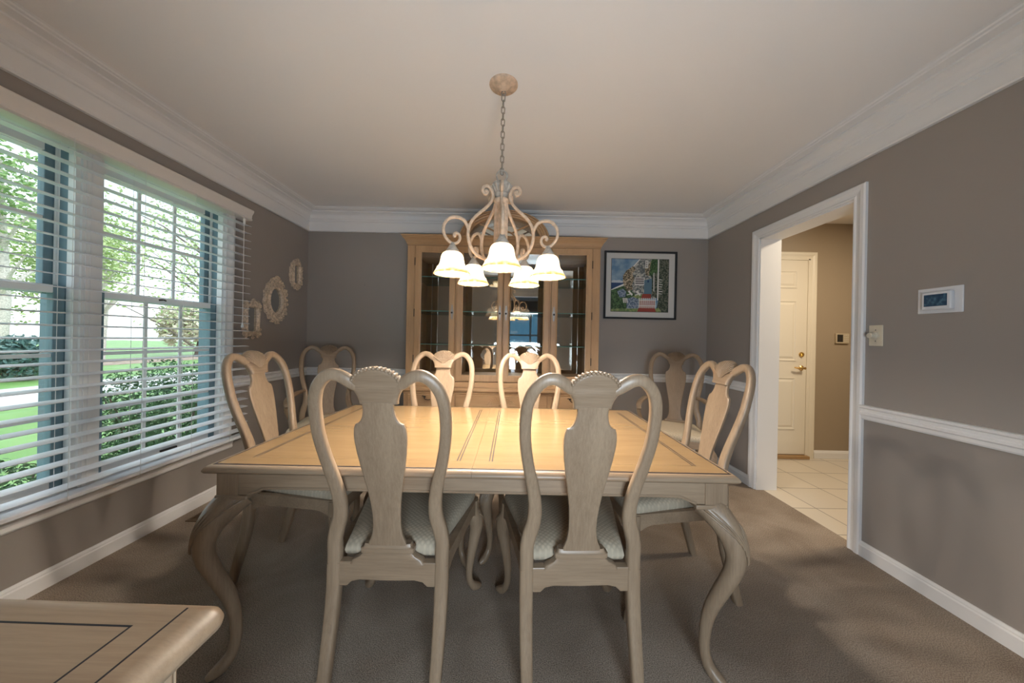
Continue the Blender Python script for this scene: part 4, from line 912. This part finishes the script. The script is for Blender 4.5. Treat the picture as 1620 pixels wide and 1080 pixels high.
shrub('low dark green shrub outside the left hand window', -3.00, 1.85, .42, (.60, .55), LF_SHRUB, 9000, .017, 'shrubs below the window')
shrub('round blue green spruce shrub beyond the lawn', -15.5, 10.55, 1.0, (.8, .8), LF_CON, 1500, .10, name='spruce_shrub')
def tree(label, x, y, h, rad, mat, n, size, trunk, bark=BARK, z0=.35, br=7):
    t = thing('tree', label, 'tree', (x, y, GZ), 0, 'trees beyond the lawn'); m = MB(); cz = h * (1 + z0) / 2
    for _ in range(6):
        ox, oy, oz = rnd.uniform(-.5, .5) * rad, rnd.uniform(-.5, .5) * rad, rnd.uniform(-.5, .5) * h * (1 - z0) * .5
        leaves(m, (ox, oy, cz + oz), (rad * .65, rad * .65, h * (1 - z0) * .33), n // 6, size, .2)
    m.build('foliage', mat, t, sm=0)
    s = MB(); s.tube([(0, 0, 0), (.1, .1, h * .3), (-.05, .15, h * .6), (.1, 0, h * .9)], [trunk, trunk * .8, trunk * .5, trunk * .15], 8)
    for _ in range(br):
        a = rnd.uniform(0, 6.28); zb = h * rnd.uniform(.2, .6); e = rad * rnd.uniform(.6, 1)
        s.tube([(0, .05, zb), (e * .5 * math.cos(a), e * .5 * math.sin(a), zb + h * .12), (e * math.cos(a), e * math.sin(a), zb + h * .2)], [trunk * .35, trunk * .2, trunk * .08], 6)
    s.build('trunk', bark, t, sm=50)
SPL = [('pale spring tree close outside the right hand window', -6.2, 6.8, 5.2, 1.9, LF_SPRING, 5200, .036, .07, BARKD, .3, 14),
       ('white trunked tree seen past the left hand window', -19.5, 12.6, 9, 2.2, LF_TREE, 3200, .11, .28, BARK, .35, 7),
       ('second white trunked tree beside the first one', -22.5, 18.2, 9.5, 2.2, LF_SPRING, 3200, .11, .26, BARK, .35, 7)]
for a in SPL: tree(*a)
far = [(-26, 13, 10, 3.2, LF_TREE, 'broad green tree at the far left edge of the view'), (-31, 23, 11, 3.6, LF_SPRING, 'tall yellow green tree behind the white trunks'), (-26, 31.5, 10, 3.4, LF_TREE, 'green tree over the driveway in the middle distance'),
       (-26, 40, 11, 3.6, LF_SPRING, 'pale tree in the right hand window middle panes'), (-23.5, 49, 11, 3.6, LF_TREE, 'green tree far along the driveway'), (-20, 58.5, 11, 3.6, LF_SPRING, 'pale tree farthest along the driveway'), (-22.0, 23.5, 4.0, 1.8, LF_PINK, 'low pinkish budding tree before the far row')]
for x, y, h, r, mt, lb in far: tree(lb, x, y, h, r, mt, 4600, .17, .25, BARKD, .15, 6)

# ------------------------------------------------------------------ light
wd = bpy.data.worlds.new('sky'); SC.world = wd; wd.use_nodes = True; nt = wd.node_tree; bg = nt.nodes['Background']
tc = nt.nodes.new('ShaderNodeTexCoord'); n = nt.nodes.new('ShaderNodeTexNoise'); n.inputs['Scale'].default_value = 3.0; n.inputs['Detail'].default_value = 4
r = nt.nodes.new('ShaderNodeValToRGB'); r.color_ramp.elements[0].position = .4; r.color_ramp.elements[1].position = .6; r.color_ramp.elements[0].color = (.72, .87, 1.0, 1); r.color_ramp.elements[1].color = (.92, .97, 1, 1)
nt.links.new(tc.outputs['Generated'], n.inputs['Vector']); nt.links.new(n.outputs['Fac'], r.inputs['Fac']); nt.links.new(r.outputs['Color'], bg.inputs['Color']); bg.inputs['Strength'].default_value = SKY
def area(name, loc, target, sx, sy, e, col, spread=PI):
    l = bpy.data.lights.new(name, 'AREA'); l.shape = 'RECTANGLE'; l.size = sx; l.size_y = sy; l.energy = e; l.color = col; l.spread = spread
    o = bpy.data.objects.new(name, l); C.objects.link(o); o.location = loc; o.rotation_euler = (Vector(target) - Vector(loc)).to_track_quat('-Z', 'Y').to_euler(); return o
sun = bpy.data.lights.new('sun', 'SUN'); sun.energy = SUN; sun.angle = .05; so = bpy.data.objects.new('sun', sun); C.objects.link(so); so.rotation_euler = Vector((-.75, .25, -1)).to_track_quat('-Z', 'Y').to_euler()
area('added_front_fill', (.25, -.62, .85), (.0, 1.6, 1.35), .6, .5, FRONT_FILL, (.76, .89, 1.0))  # added fill light behind the camera; no lamp stands there
area('hall_ceiling_lamp', (2.95, 2.2, 2.40), (2.95, 2.3, 0), .35, .35, HALL_W, (1, .84, .62))

# ------------------------------------------------------------------ camera
cd_ = bpy.data.cameras.new('camera'); cam = bpy.data.objects.new('camera', cd_); C.objects.link(cam); SC.camera = cam
cd_.sensor_width = 36; cd_.lens = 530 / 1620 * 36; cd_.shift_x = -1 / 1620; cd_.shift_y = -4 / 1620; cd_.clip_start = .01; cd_.clip_end = 300
cam.matrix_world = Matrix.Translation((0, 0, 1.175)) @ Matrix.Rotation(PI / 2, 4, 'X') @ Matrix.Rotation(.0201, 4, 'Z')
SC.view_settings.view_transform = 'Standard'; SC.view_settings.look = 'None'; SC.view_settings.gamma = 1; SC.view_settings.exposure = .55; SC.view_settings.use_curve_mapping = False
